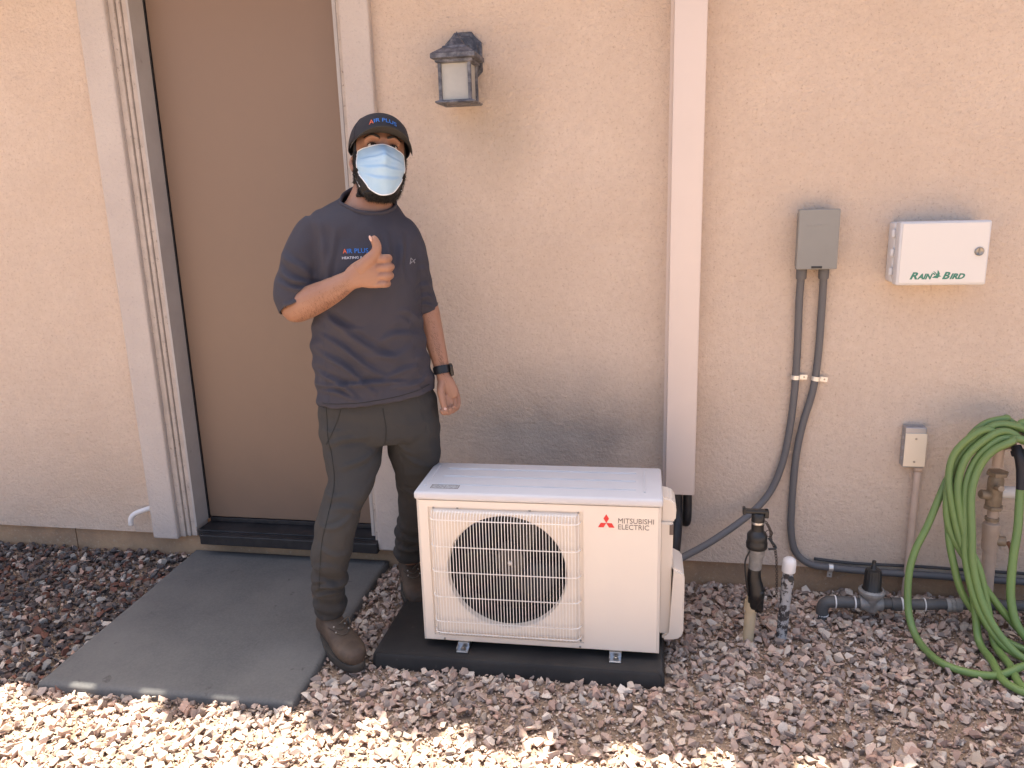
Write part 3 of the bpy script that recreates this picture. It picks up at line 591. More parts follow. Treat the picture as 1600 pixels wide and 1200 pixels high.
# ------------------------------------------------------------------ garden hose
def hose():
    H = [[(1.206, -.20, .700), (1.144, -.20, .735), (1.087, -.20, .705), (1.033, -.2, .637), (1.012, -.21, .547), (1.021, -.23, .449), (1.046, -.257, .343), (1.083, -.28, .26), (1.112, -.323, .116), (1.123, -.373, .03), (1.127, -.48, .022), (1.121, -.595, .018), (1.20, -.66, .02), (1.33, -.60, .02), (1.42, -.42, .05), (1.43, -.28, .25), (1.39, -.19, .5), (1.31, -.16, .68), (1.227, -.14, .752)],
         [(1.166, -.14, .762), (1.106, -.14, .744), (1.059, -.14, .692), (1.026, -.141, .605), (.987, -.156, .513), (.937, -.187, .378), (.896, -.211, .289), (.874, -.237, .201), (.872, -.277, .082), (.885, -.353, .02), (.911, -.474, .018), (.979, -.53, .018), (1.072, -.535, .018), (1.158, -.505, .040), (1.28, -.47, .044), (1.40, -.36, .08), (1.45, -.25, .25), (1.42, -.18, .5), (1.33, -.15, .66), (1.217, -.17, .733)],
         [(1.135, -.175, .752), (1.078, -.175, .716), (1.023, -.172, .638), (.995, -.178, .558), (.987, -.198, .458), (1.001, -.219, .371), (1.053, -.245, .277), (1.114, -.272, .185), (1.184, -.3, .096), (1.243, -.315, .045), (1.34, -.32, .05), (1.41, -.26, .2), (1.40, -.2, .45), (1.33, -.2, .64), (1.24, -.215, .700)],
         [(1.158, -.23, .712), (1.103, -.225, .672), (1.069, -.221, .611), (1.048, -.235, .522), (1.052, -.263, .394), (1.06, -.29, .27), (1.09, -.34, .145), (1.14, -.395, .06), (1.20, -.45, .022), (1.32, -.5, .02), (1.42, -.40, .06), (1.44, -.30, .25), (1.38, -.25, .5), (1.29, -.24, .66), (1.20, -.15, .700)],
         [(1.12, -.13, .70), (1.04, -.15, .62), (1.003, -.17, .50), (.998, -.21, .367), (1.015, -.239, .26), (1.046, -.271, .155), (1.116, -.305, .066), (1.189, -.345, .020), (1.28, -.38, .02), (1.36, -.34, .10), (1.36, -.28, .3), (1.30, -.22, .47), (1.225, -.215, .545)]]
    g = lambda h, dx, dy, dz, k: [(x+dx*(1+.4*math.sin(i*.7+k)), y+dy, max(.018, z+dz*math.sin(PI*min(1, max(0, z/.7))))) for i, (x, y, z) in enumerate(h)]
    H = [H[0], g(H[0], -.034, .016, .014, 1), H[1], H[2], g(H[3], -.016, .022, .024, 3.3), H[3], H[4]]
    P = []
    for h in H: P += h
    t = thing('garden_hose', 'coiled green garden hose hanging on the faucet riser down to the gravel', 'hose', (0, 0, 0))
    # the tap end goes up the right side to the coupling
    bm = bmesh.new(); tube(bm, P[:-1]+[], .0125, seg=14, n=7); 
    tube(bm, [(1.215, -.195, .60), (1.212, -.205, .52), (1.206, -.235, .40), (1.192, -.262, .29), (1.186, -.30, .16), (1.21, -.34, .07), (1.28, -.36, .022), (1.45, -.33, .02)], .0135, seg=14, n=7)
    obj('tubing', bm, 'hose', t, smooth=True)
    bm = bmesh.new(); tube(bm, [(1.198, -.165, .672), (1.206, -.185, .64), (1.213, -.194, .59), (1.214, -.205, .53)], [.0165, .0175, .0165, .0155], seg=14); lathe(bm, [(.021, 0), (.022, .003), (.022, .018), (.019, .02)], (1.206, -.175, .642), (-.25, .35, 1), 10); obj('coupling', bm, 'hosetip', t, ang=50)
    bm = bmesh.new(); lathe(bm, [(.012, 0), (.014, .004), (.014, .03), (.012, .034)], (1.135, -.27, .045), (.8, .3, -.1), 6); obj('brass_end', bm, 'brass', t)
hose()

# ------------------------------------------------------------------ equipment pad and outdoor unit
def pad():
    bm = bmesh.new(); L = []
    for i, z in ((.0, -.02), (.004, .035), (.010, .045), (.018, .048)):
        L.append([Vector((x, y, z)) for x, y in ((PADX0+i, PADY0+i-.012), (PADX1-i, PADY0+i), (PADX1-i, PADY1-i), (PADX0+i, PADY1-i))])
    ringloft(bm, L); bmesh.ops.bevel(bm, geom=[e for e in bm.edges if abs((e.verts[0].co-e.verts[1].co).z) > .002], offset=.012, segments=3, affect='EDGES')
    tag(obj('equipment_pad', bm, 'rubber', ang=40), 'flat black pad under the white outdoor unit', 'pad')
pad()
def acunit():
    t = thing('air_conditioner', 'white outdoor air conditioner unit with a wire fan grille on a black pad', 'air conditioner', (0, -.645, .07), .0175)
    W, H, D = .80, .55, .285; TOPZ = .520
    cx, cz, r = -.500, .276, .198
    rects = {'o': (-W, 0, 0, TOPZ), 'i': (-W+.010, -.010, .008, TOPZ-.001), 'g': (-.760, -.247, .026, .497), 'b': (-.748, -.259, .038, .491), 'c': (-.735, -.272, .050, .484)}
    angs = set(2*PI*k/96 for k in range(96))
    for (x0, x1, z0, z1) in rects.values():
        for x in (x0, x1):
            for z in (z0, z1): angs.add(math.atan2(z-cz, x-cx) % (2*PI))
    angs = sorted(angs)
    def rr(k, y, rad=0):
        x0, x1, z0, z1 = rects[k]; o = []
        for a in angs:
            c, s = math.cos(a), math.sin(a); tx = ((x1-cx)/c if c > 0 else (x0-cx)/c) if abs(c) > 1e-9 else 1e9; tz = ((z1-cz)/s if s > 0 else (z0-cz)/s) if abs(s) > 1e-9 else 1e9
            q = min(tx, tz); o.append(Vector((cx+c*q, y, cz+s*q)))
        return o
    ci = lambda rad, y: [Vector((cx+rad*math.cos(a), y, cz+rad*math.sin(a))) for a in angs]
    bm = bmesh.new()
    ringloft(bm, [rr('o', .030), rr('o', .010), rr('i', 0), rr('g', 0), rr('g', .006), rr('b', .006), rr('c', -.014), ci(r+.0075, -.014), ci(r+.003, -.011), ci(r-.001, .002), ci(r-.002, .008)], cap=False)
    obj('front_panel', bm, 'acwhite', t, ang=38)
    bm = bmesh.new(); ringloft(bm, [ci(r+.002, .009), ci(r-.002, .012), ci(r-.003, .11), ci(r+.004, .11)], cap=False); obj('fan_shroud', bm, 'fan', t, smooth=True)
    bm = bmesh.new()
    ring = lambda y, i=0: [Vector((x, y, z)) for x, z in ((-W+.001+i, .001+i), (-.001-i, .001+i), (-.001-i, TOPZ-.001), (-W+.001+i, TOPZ-.001))]
    ringloft(bm, [ring(.031), ring(D-.01), ring(D, .008)], cap=False); f = [v for v in bm.verts][-4:]; bm.faces.new(f)
    obj('cabinet', bm, 'acwhite', t)
    bm = bmesh.new(); box(bm, -W+.02, -.25, .19, .26, .02, TOPZ-.02); obj('coil', bm, 'fins', t)
    bm = bmesh.new()
    for k in range(3):
        a0 = 2*PI*k/3+.5; g = []
        for i in range(9):
            rad = .05+i*.016; row = []
            for j in range(7):
                a = a0+(j/6)*(1.35-.35*i/8)+.06*i; row.append(bm.verts.new((cx+rad*math.cos(a), .095+.05*(j/6)-.02, cz+rad*math.sin(a))))
            g.append(row)
        for i in range(8):
            for j in range(6): bm.faces.new((g[i][j], g[i+1][j], g[i+1][j+1], g[i][j+1]))
    fa = obj('fan', bm, 'fan', t, smooth=True)
    so_ = fa.modifiers.new('s', 'SOLIDIFY'); so_.thickness = .003
    bm = bmesh.new(); lathe(bm, [(.056, 0), (.056, .04), (.050, .052), (.02, .058), (.0, .058)], (cx, .12, cz), (0, -1, 0), 32); obj('hub', bm, 'hub', fa, ang=40)
    bm = bmesh.new(); lathe(bm, [(.008, 0), (.007, .006), (0, .007)], (cx, .062, cz), (0, -1, 0), 16); obj('hub_cap', bm, 'wire', fa, smooth=True)
    # wire grille: 48 uprights curving back at both ends, five rails
    bm = bmesh.new(); x0, x1, z0, z1, yf = -.752, -.255, .036, .487, -.032
    for i in range(48):
        x = x0+.006+(x1-x0-.012)*i/47; e = min(1, min(i, 47-i)/3.0); y = yf*(.45+.55*math.sin(e*PI/2))
        P = [(x, -.001, z1), (x, y*.35, z1-.002), (x, y*.8, z1-.010), (x, y, z1-.026), (x, y, (z0+z1)/2), (x, y, z0+.026), (x, y*.8, z0+.010), (x, y*.35, z0+.002), (x, -.001, z0)]
        tube(bm, P, .0013, seg=6, n=1, sp=False)
    for z in (.462, .368, .277, .186, .094, .052):
        y = yf+.0032
        P = [(x0, -.001, z), (x0+.002, y*.4, z), (x0+.010, y*.85, z), (x0+.028, y, z), ((x0+x1)/2, y, z), (x1-.028, y, z), (x1-.010, y*.85, z), (x1-.002, y*.4, z), (x1, -.001, z)]
        tube(bm, P, .0019, seg=6, n=1, sp=False)
    obj('fan_grille', bm, 'wire', t, smooth=True)
    for x, z in ((-.742, .492), (-.66, .494), (-.42, .494), (-.262, .492), (-.745, .034), (-.258, .034), (-.725, .013), (-.26, .013)):
        bm = bmesh.new(); lathe(bm, [(.0035, 0), (.0038, .002), (.0015, .0035)], (x, -.0005 if z < .02 else .004, z), (0, -1, 0), 10); obj('screw', bm, 'screw', t)
    bm = bmesh.new(); box(bm, -W-.005, .005, -.006, D+.005, .5215, H, bev=.009, seg=3)
    lid = obj('top_panel', bm, 'aclid', t, ang=40)
    bm = bmesh.new()
    for y, a, b in ((.07, -.74, -.08), (.15, -.74, -.08), (.225, -.74, -.08)): box(bm, a, b, y-.004, y+.004, H-.002, H+.003, bev=.0012)
    box(bm, -W+.018, -W+.026, .05, .25, H-.002, H+.003, bev=.0012); box(bm, -.057, -.049, .05, .25, H-.002, H+.003, bev=.0012)
    islands('rib', bm, 'aclid', lid)
    bm = bmesh.new(); box(bm, -.757, -.662, .030, .062, H-.0002, H+.0006); lb = obj('sticker', bm, 'label', lid)
    bm = bmesh.new()
    for a in ((-.757, -.662, .0295, .0315), (-.757, -.662, .0605, .0625), (-.757, -.755, .03, .062), (-.664, -.662, .03, .062)): box(bm, *a, H+.0004, H+.0009)
    obj('sticker_border', bm, 'acgrey', lb)
    # service cover on the right: rounded handle on top, wider pipe cover below
    def prof(pts, y0, y1, name, bev=.006, segs=3):
        bm = bmesh.new(); prism(bm, pts, XZ(0, y1, 0), y1-y0); bmesh.ops.bevel(bm, geom=bm.edges[:], offset=bev, segments=segs, affect='EDGES'); return obj(name, bm, 'acwhite', t, ang=35)
    prof([(.001, .420), (.040, .420), (.050, .428), (.052, .47), (.047, .492), (.032, .506), (.001, .510)], .115, .225, 'handle')
    prof([(.0005, .02), (.042, .02), (.042, .425), (.0005, .425)], .10, .24, 'side_cover', .004)
    bm = bmesh.new(); box(bm, .030, .0425, .098, .104, .385, .42); obj('recess', bm, 'acgrey', t)
    prof([(.040, .275), (.078, .255), (.082, .24), (.082, .035), (.072, .012), (.043, .004), (.012, .004), (.012, .02), (.040, .03)], .085, .25, 'pipe_cover', .006)
    # feet
    for x in (-.660, -.143):
        bm = bmesh.new(); box(bm, x-.020, x+.020, -.030, .30, -.021, -.016, bev=.0015); box(bm, x-.020, x+.020, .0, .02, -.018, .0, bev=.001); box(bm, x-.020, x-.016, -.028, .28, -.018, -.004, bev=.001)
        ft = obj('foot', bm, 'steel', t)
        bm = bmesh.new(); lathe(bm, [(.010, 0), (.010, .002)], (x+.002, -.014, -.016), seg=16); lathe(bm, [(.007, 0), (.007, .006), (.005, .007)], (x+.002, -.014, -.014), seg=6); lathe(bm, [(.003, 0), (.003, .006)], (x+.002, -.014, -.008), seg=8); obj('bolt', bm, 'screw', ft)
    # three-diamond emblem and name
    bm = bmesh.new(); lc = (-.173, .470); d = .0175; rh = lambda a: [(0, 0), (d*math.cos(a-PI/6), d*math.sin(a-PI/6)), (d*math.sqrt(3)*math.cos(a), d*math.sqrt(3)*math.sin(a)), (d*math.cos(a+PI/6), d*math.sin(a+PI/6))]
    for a in (PI/2, PI/2+2*PI/3, PI/2-2*PI/3): prism(bm, rh(a), XZ(lc[0], -.0002, lc[1]-.008), .0006)
    obj('emblem', bm, 'acred', t)
    bm = bmesh.new(); join(bm, text_bm('MITSUBISHI', .0245, bold=0, ext=.0003, width=.112), XZ(-.135, -.0004, .463)); join(bm, text_bm('ELECTRIC', .0245, bold=0, ext=.0003, width=.097), XZ(-.135, -.0004, .442)); obj('lettering', bm, 'acgrey', t)
acunit()

# ------------------------------------------------------------------ the person
def person():
    t = thing('person', 'man in cap, mask and grey shirt giving a thumbs up beside the outdoor unit', 'person', (-1.0, -.45, 0), math.radians(20))
    HC = Vector((.073, .030, 1.665)); HM = Matrix.Translation(HC) @ Matrix.Rotation(math.radians(6), 4, 'Z') @ Matrix.Rotation(math.radians(7), 4, 'Y') @ Matrix.Rotation(math.radians(-19), 4, 'X') @ Matrix.Scale(1.055, 4)
    V = Vector
    # ---- skin: one continuous body
    bm = bmesh.new()
    lofts(bm, [(.015, .01, .86, .15, .10), (.01, .01, 1.0, .14, .095), (.005, .01, 1.2, .145, .10), (.01, .01, 1.36, .155, .10), (.012, .01, 1.43, .15, .08), (.022, .02, 1.49, .115, .072, -.12), (.030, .024, 1.535, .084, .069, -.12), (.040, .034, 1.58, .069, .066), (.062, .05, 1.64, .062, .062)], n=28)
    hk = []
    for z, f, b, hw in ((-.122, -.070, -.020, .028), (-.114, -.086, -.005, .043), (-.095, -.094, .010, .056), (-.07, -.096, .035, .063), (-.045, -.096, .065, .068), (-.02, -.097, .085, .072), (.005, -.095, .094, .075), (.03, -.089, .098, .077), (.055, -.094, .099, .078), (.08, -.088, .095, .076), (.105, -.07, .080, .062), (.122, -.045, .055, .042), (.130, -.015, .025, .018)):
        hk.append([HM @ p for p in ell(0, (f+b)/2, z, hw, (b-f)/2, 32, 2.25)])
    ringloft(bm, hk)
    # nose, brow ridge, ears
    nb = bmesh.new(); ringloft(nb, [ell(0, -.090, .030, .009, .010, 12), ell(0, -.102, .010, .012, .012, 12), ell(0, -.112, -.010, .016, .014, 12), ell(0, -.108, -.022, .018, .012, 12), ell(0, -.098, -.028, .012, .008, 12)]); join(bm, nb, HM)
    for s in (-1, 1):
        eb = bmesh.new(); tube(eb, [(s*.012, -.092, .050), (s*.032, -.090, .056), (s*.054, -.072, .050)], [.006, .008, .006], seg=8); join(bm, eb, HM)
        eb = bmesh.new(); tube(eb, [(s*.070, .008, -.028), (s*.079, .018, -.012), (s*.084, .028, .012), (s*.080, .020, .028), (s*.073, .006, .024)], [.007, .008, .008, .007, .005], seg=8)
        tube(eb, [(s*.071, .010, .0), (s*.076, .018, .0)], [.012, .010], seg=10); join(bm, eb, HM)
    # right arm (bent, thumb up)
    tube(bm, [(-.13, .01, 1.43), (-.18, .0, 1.38), (-.215, -.005, 1.30), (-.238, -.01, 1.225)], [.058, .054, .049, .046], seg=18)
    fa = [(-.238, .0, 1.238), (-.236, -.018, 1.215), (-.195, -.055, 1.232), (-.150, -.095, 1.253), (-.098, -.135, 1.280), (-.055, -.160, 1.305), (-.030, -.172, 1.318)]
    tube(bm, fa, [.044, .051, .053, .049, .041, .033, .0315], seg=20, ry=[.044, .048, .050, .045, .037, .029, .0265], up=(0, 0, 1))
    palm = [(-.040, -.168, 1.314), (-.018, -.178, 1.326), (.008, -.186, 1.333), (.034, -.190, 1.337), (.052, -.188, 1.336)]
    tube(bm, palm, [.034, .041, .050, .053, .048], seg=20, ry=[.026, .022, .022, .022, .018], up=(-.2, 0, 1))
    for i, (z, x, rr) in enumerate(((1.377, .078, .0138), (1.350, .083, .0140), (1.323, .080, .0134), (1.298, .070, .0122))):
        tube(bm, [(.030, -.192, z-.003), (.055, -.203, z), (x-.010, -.206, z), (x, -.194, z-.001), (x+.001, -.172, z-.002), (x-.014, -.158, z-.003), (x-.035, -.158, z-.003)], [rr*.9, rr, rr*1.03, rr, rr*.95, rr*.9, rr*.8], seg=12, n=4)
    tube(bm, [(-.012, -.190, 1.345), (.018, -.200, 1.372), (.040, -.206, 1.394), (.047, -.208, 1.415), (.041, -.206, 1.434), (.034, -.203, 1.446)], [.022, .0215, .0172, .0145, .0135, .0090], seg=14, n=5)
    # left arm (hanging, loosely curled)
    tube(bm, [(.115, .01, 1.43), (.155, .01, 1.37), (.172, .025, 1.28), (.203, .045, 1.20)], [.050, .045, .040, .039], seg=18)
    tube(bm, [(.203, .045, 1.215), (.211, .040, 1.16), (.222, .025, 1.09), (.236, .0, 1.02), (.246, -.018, .965), (.250, -.026, .935)], [.038, .041, .038, .031, .026, .0255], seg=18, ry=[.038, .042, .039, .030, .022, .021], up=(1, 0, 0))
    tube(bm, [(.249, -.024, .945), (.256, -.030, .920), (.264, -.034, .890), (.270, -.036, .868)], [.026, .031, .035, .031], seg=16, ry=[.020, .018, .017, .015], up=(1, -.25, 0))
    for i, (x, y, rr, dz) in enumerate(((.247, -.052, .0098, 0), (.262, -.046, .0102, .002), (.277, -.036, .0098, .0), (.291, -.024, .0088, -.004))):
        z = .872+dz*-1
        tube(bm, [(x, y+.008, z+.01), (x+.005, y+.002, z-.012), (x+.004, y-.006, z-.034), (x-.004, y-.022, z-.045), (x-.013, y-.036, z-.040), (x-.018, y-.043, z-.028)], [rr, rr*1.02, rr, rr*.95, rr*.88, rr*.75], seg=12, n=4)
    tube(bm, [(.240, -.034, .925), (.234, -.055, .900), (.236, -.070, .875), (.240, -.078, .850), (.243, -.080, .836)], [.016, .0148, .0120, .0112, .0078], seg=12, n=5)
    # legs inside the trousers
    tube(bm, [(-.06, .0, .87), (-.09, -.05, .68), (-.15, -.135, .50), (-.187, -.145, .34), (-.198, -.105, .10)], [.075, .055, .045, .045, .028], seg=16)
    tube(bm, [(.10, .01, .87), (.128, .04, .68), (.13, .09, .48), (.108, .165, .30), (.095, .25, .10)], [.075, .055, .045, .045, .028], seg=16)
    tube(bm, [(-.198, -.09, .07), (-.18, -.15, .06), (-.15, -.21, .05)], [.035, .03, .025], seg=12); tube(bm, [(.092, .26, .07), (.092, .20, .06), (.095, .14, .05)], [.035, .03, .025], seg=12)
    me = remesh(bm, .0028, 2, .5)
    # eye sockets
    P, N = vco(me); HI = np.array(HM.inverted()); Q = P @ HI[:3, :3].T+HI[:3, 3]
    for s in (-1, 1):
        d = np.exp(-(((Q[:, 0]-s*.032)/.017)**2+((Q[:, 2]-.034)/.011)**2))*(Q[:, 1] < -.03); P -= N*(d*.010)[:, None]
    setco(me, P)
    body = obj('body', me, 'skin', t, smooth=True)
    skb = BVHTree.FromPolygons([v.co for v in me.vertices], [p.vertices for p in me.polygons])
    for s in (-1, 1):
        bm = bmesh.new(); bmesh.ops.create_uvsphere(bm, u_segments=20, v_segments=14, radius=.0125); bm.transform(HM @ Matrix.Translation((s*.032, -.0735, .034))); ey = obj('eye', bm, 'eyew', t, smooth=True)
        bm = bmesh.new(); lathe(bm, [(.006, 0), (.0045, .0012), (0, .0016)], (s*.032, -.0857, .0335), (0, -1, -.1), 16); bm.transform(HM); obj('iris', bm, 'iris', ey, smooth=True)
        bm = bmesh.new(); bmesh.ops.create_uvsphere(bm, u_segments=24, v_segments=18, radius=.0136); bmesh.ops.delete(bm, geom=[f for f in bm.faces if f.calc_center_median().z < .0022], context='FACES'); bm.transform(HM @ Matrix.Translation((s*.032, -.0735, .034))); obj('eyelid', bm, 'skin', t, smooth=True)
        fr = HM.to_3x3() @ V((0, 1, 0))
        def onface(x, z, off=.0015):
            p = HM @ V((x, -.2, z)); h = skb.ray_cast(p, fr); return (h[0]-fr*off) if h[0] is not None else HM @ V((x, -.09, z))
        bm = bmesh.new(); tube(bm, [onface(s*x, z) for x, z in ((.012, .0535), (.022, .0570), (.034, .0605), (.046, .0590), (.056, .0540))], [.0032, .0046, .0042, .0030, .0012], seg=8, ry=[.0018, .0024, .0024, .002, .001])
        R = random.Random(3+s)
        for k in range(90):
            u = R.random(); a = onface(s*(.010+.045*u), .053+.008*math.sin(u*2.7)+R.uniform(-.004, .004)*(1.1-u*.6), .002); e = a+HM.to_3x3() @ V((s*.007, -.001, .003*(1-u*1.8))); n = HM.to_3x3() @ V((0, 0, .0006)); bm.faces.new([bm.verts.new(q) for q in (a-n, a+n, e)])
        obj('eyebrow', bm, 'hair', t)
        bm = bmesh.new(); tube(bm, [HM @ V((s*x, y, z)) for x, y, z in ((.018, -.0795, .0345), (.025, -.0858, .0368), (.032, -.0880, .0372), (.039, -.0858, .0365), (.047, -.0780, .0335))], .0018, seg=6); obj('eyelash', bm, 'hair', t)
    # fingernail of the raised thumb and of the hanging one
    nb = bmesh.new(); bmesh.ops.create_uvsphere(nb, u_segments=12, v_segments=8, radius=1)
    nb.transform(Matrix.Translation((.029, -.2145, 1.441)) @ Matrix.Rotation(.35, 4, 'Z') @ Matrix.Rotation(-.35, 4, 'Y') @ Matrix.Diagonal((.0045, .003, .010, 1))); obj('thumbnail', nb, 'nail', t, smooth=True)
    nb = bmesh.new(); bmesh.ops.create_uvsphere(nb, u_segments=12, v_segments=8, radius=1)
    nb.transform(Matrix.Translation((.243, -.0885, .840)) @ Matrix.Diagonal((.0065, .003, .009, 1))); obj('thumbnail', nb, 'nail', t, smooth=True)
    # ---- forearm hair
    bm = bmesh.new(); R = random.Random(11); sk = BVHTree.FromPolygons([v.co for v in me.vertices], [p.vertices for p in me.polygons])
    def hairs(pts, n, rad, dirv, ln):
        for _ in range(n):
            u_ = R.random()**.8*(len(pts)-1); i_ = int(u_); c = V(pts[i_]).lerp(V(pts[min(i_+1, len(pts)-1)]), u_-i_); a = R.uniform(0, 2*PI); d = V((math.cos(a)*.3, -1, R.uniform(-1.6, 1.6))).normalized(); h = sk.ray_cast(c+d*.12, -d)
            if h[0] is None: continue
            p = h[0]; q = p+(V(dirv)+V((R.uniform(-.5, .5), 0, R.uniform(-.5, .5)))).normalized()*ln+h[1]*.0015; sd = (q-p).cross(h[1]).normalized()*.00022; vs = [bm.verts.new(x) for x in (p-sd, p+sd, q)]; bm.faces.new(vs)
    hairs([fa[1], fa[3], fa[5]], 1100, .06, (.5, -.1, -.8), .011); hairs([(.211, .040, 1.15), (.222, .025, 1.09), (.236, .0, 1.02), (.246, -.018, .975)], 420, .05, (.5, -.2, -.9), .010)
    obj('arm_hair', bm, 'armhair', t)
    # ---- beard and hair: displaced shells with loose strands
    def shell(name, sel, thick, strands, ln, seed):
        src = bmesh.new(); src.from_mesh(me); HIm = HM.inverted(); dead = []
        for f in src.faces:
            q = HIm @ f.calc_center_median()
            if not sel(q): dead.append(f)
        bmesh.ops.delete(src, geom=dead, context='FACES')
        src.normal_update(); nn = {v: (v.co.copy(), v.normal.copy()) for v in src.verts}
        for v, (c, n) in nn.items():
            edge = any(e.is_boundary for e in v.link_edges)
            q = HIm @ c; k_ = .3 if (name == 'beard' and q.y < -.045 and q.z > -.108) else 1
            v.co = c+n*((.0008 if edge and k_ == 1 else thick*k_)*(1+.35*noise.noise(c*90)))
        rr = random.Random(seed); fs = src.faces[:]; base = [(f.calc_center_median(), f.normal.copy()) for f in fs]
        for _ in range(strands):
            p, n = rr.choice(base); q = HIm @ p
            if name == 'beard' and q.y < -.045 and q.z > -.108: continue
            d = (n*.8+V((rr.uniform(-.6, .6), rr.uniform(-.4, .4), -.5+rr.uniform(-.5, .3)))).normalized(); sd = d.cross(n).normalized()*.0005 if d.cross(n).length > 1e-3 else V((.0005, 0, 0))
            vs = [src.verts.new(x) for x in (p-sd, p+sd, p+d*ln*rr.uniform(.5, 1.1))]; src.faces.new(vs)
        m2 = bpy.data.meshes.new(name); src.to_mesh(m2); src.free(); obj(name, m2, 'hair', t, smooth=False)
    jaw = lambda q: q.z < -.018-.35*max(0, q.y+.02)*0 and q.z > -.135 and q.y < .022 and abs(q.x) < .078 and not (q.z < -.112 and q.y > -.03) and not (q.z < -.06 and q.y > .0+(q.z+.06)*.9 and q.y > -.01)
    shell('beard', lambda q: (jaw(q) and (q.y > -.078 or q.z < -.108)) or (abs(q.x) > .055 and -.03 < q.z < .03 and -.030 < q.y < .002 and abs(q.x) < .082), .008, 6500, .010, 1)
    shell('hair', lambda q: (q.z > .005 and q.y > .004 and abs(q.x) < .082 and not (abs(q.x) > .0765)) or (abs(q.x) > .055 and .02 < q.z < .08 and -.026 < q.y < .02 and abs(q.x) < .078), .004, 2500, .006, 2)
    # ---- surgical mask
    nx, nz_ = 33, 30; bm = bmesh.new(); G = []
    def mp(s, u):
        wd = .0745-.004*abs(u-.45)*2-.010*max(0, u-.6)**1.0*2
        x = wd*s; zt = .0265-.003*abs(s); zb = -.130+.066*abs(s)**2.2; z = zt+(zb-zt)*u
        nose = .022*math.exp(-(s/.22)**2)*math.exp(-((u-.28)/.22)**2); belly = .014*math.sin(PI*min(1, u*1.05))*(1-s*s)
        y = -.1035+.066*abs(s)**2.3-nose-belly+.020*max(0, u-.78)*(1-abs(s)*.3)*2.2-.010*min(1, u*2)
        for c, am in ((.27, .0055), (.50, .0062), (.70, .0045)):
            k = (u-c-.05*abs(s)**2)/.028; y -= am*(1-abs(s)**4)*(math.exp(-(k-1)**2)-.8*math.exp(-(k+.8)**2))
        y += .0015*math.sin(s*9+u*6)*math.sin(u*11)
        h = skb.ray_cast(HM @ V((x, -.25, z)), HM.to_3x3() @ V((0, 1, 0)))
        if h[0] is not None: yh = (HM.inverted() @ h[0]).y-.005-.008*min(1, max(0, u-.35)*3)*abs(s); y = min(y, yh)
        else: y = max(y, -.035)
        return V((x, y, z))
    for j in range(nz_):
        G.append([bm.verts.new(HM @ mp(-1+2*i/(nx-1), j/(nz_-1))) for i in range(nx)])
    for j in range(nz_-1):
        for i in range(nx-1): bm.faces.new((G[j][i], G[j][i+1], G[j+1][i+1], G[j+1][i]))
    mo = obj('face_mask', bm, 'mask', t, smooth=True); s_ = mo.modifiers.new('s', 'SOLIDIFY'); s_.thickness = .0012; s_.offset = 0
    bm = bmesh.new(); E = [mp(-1+2*i/24, 0) for i in range(25)]+[mp(1, j/20) for j in range(1, 21)]+[mp(1-2*i/24, 1) for i in range(1, 25)]+[mp(-1, 1-j/20) for j in range(1, 20)]
    tube(bm, [HM @ p for p in E], .0026, seg=6, sp=False, closed=True, ry=.0016); obj('edging', bm, 'maskedge', mo, smooth=True)
    for s in (-1, 1):
        bm = bmesh.new(); tube(bm, [HM @ V(p) for p in ((s*.071, -.040, .014), (s*.079, -.012, .022), (s*.083, .012, .030), (s*.086, .030, .020), (s*.083, .030, -.008), (s*.078, .012, -.022), (s*.072, -.020, -.060), (s*.064, -.046, -.090))], .0014, seg=6); obj('ear_loop', bm, 'maskedge', mo, smooth=True)
    # ---- cap
    def dome(a, u):   # a angle (0 front), u 0 rim .. 1 top
        c, s = math.cos(a), math.sin(a); front = max(0, c)
        r = math.cos(u*PI/2)**(.62-.12*front); hx, hyf, hyb = .097, .112, .112
        x = hx*s*r; y = -(hyf if c > 0 else hyb)*c*r+.004; z = .050+.014*front+(.097+.006*front-.014*front)*math.sin(u*PI/2)**(.9)
        return V((x, y, z))
    bm = bmesh.new(); na, nu = 48, 18; G = []
    for j in range(nu): G.append([bm.verts.new(HM @ dome(2*PI*k/na, j/(nu-1)*.985)) for k in range(na)])
    for j in range(nu-1):
        for k in range(na): bm.faces.new((G[j][k], G[j][(k+1) % na], G[j+1][(k+1) % na], G[j+1][k]))
    bm.faces.new(G[-1]); bmesh.ops.recalc_face_normals(bm, faces=bm.faces[:])
    bvh = BVHTree.FromBMesh(bm); capm = bm.copy(); cap = obj('cap', bm, 'hatfab', t, smooth=True)
    s_ = cap.modifiers.new('s', 'SOLIDIFY'); s_.thickness = .002
    bm = bmesh.new()
    for k in range(6):
        a = PI/6+k*PI/3 if k not in (5,) else -PI/6
        a = [0, PI/3, 2*PI/3, PI, 4*PI/3, 5*PI/3][k]
        if k == 0: continue
        tube(bm, [HM @ (dome(a, u)+V((math.sin(a), -math.cos(a), .3))*.0004) for u in np.linspace(0, .97, 14)], .0009, seg=5, sp=False)
    tp = HM @ V((0, .004, .1465)); lathe(bm, [(.007, -.003), (.0065, .001), (.003, .0035), (0, .004)], tp, HM.to_3x3() @ V((0, 0, 1)), 14); obj('seam', bm, 'hatfab', cap, smooth=True)
    # brim
    bm = bmesh.new(); top, bot = [], []; ni, nj = 29, 9
    def brim(i, j, th):
        a = (i/(ni-1)-.5)*2; an = a*1.22; rim = dome(an, 0.0); out = j/(nj-1)
        L = .066*math.cos(a*PI/2*.93)**.55
        return V((rim.x*(1+.06*out), rim.y-L*out, rim.z+.001-.016*out-.022*abs(a)**2.2*(.35+.65*out)+.006*out+th))
    for th, arr in ((.0022, top), (-.0012, bot)):
        for j in range(nj): arr.append([bm.verts.new(HM @ brim(i, j, th)) for i in range(ni)])
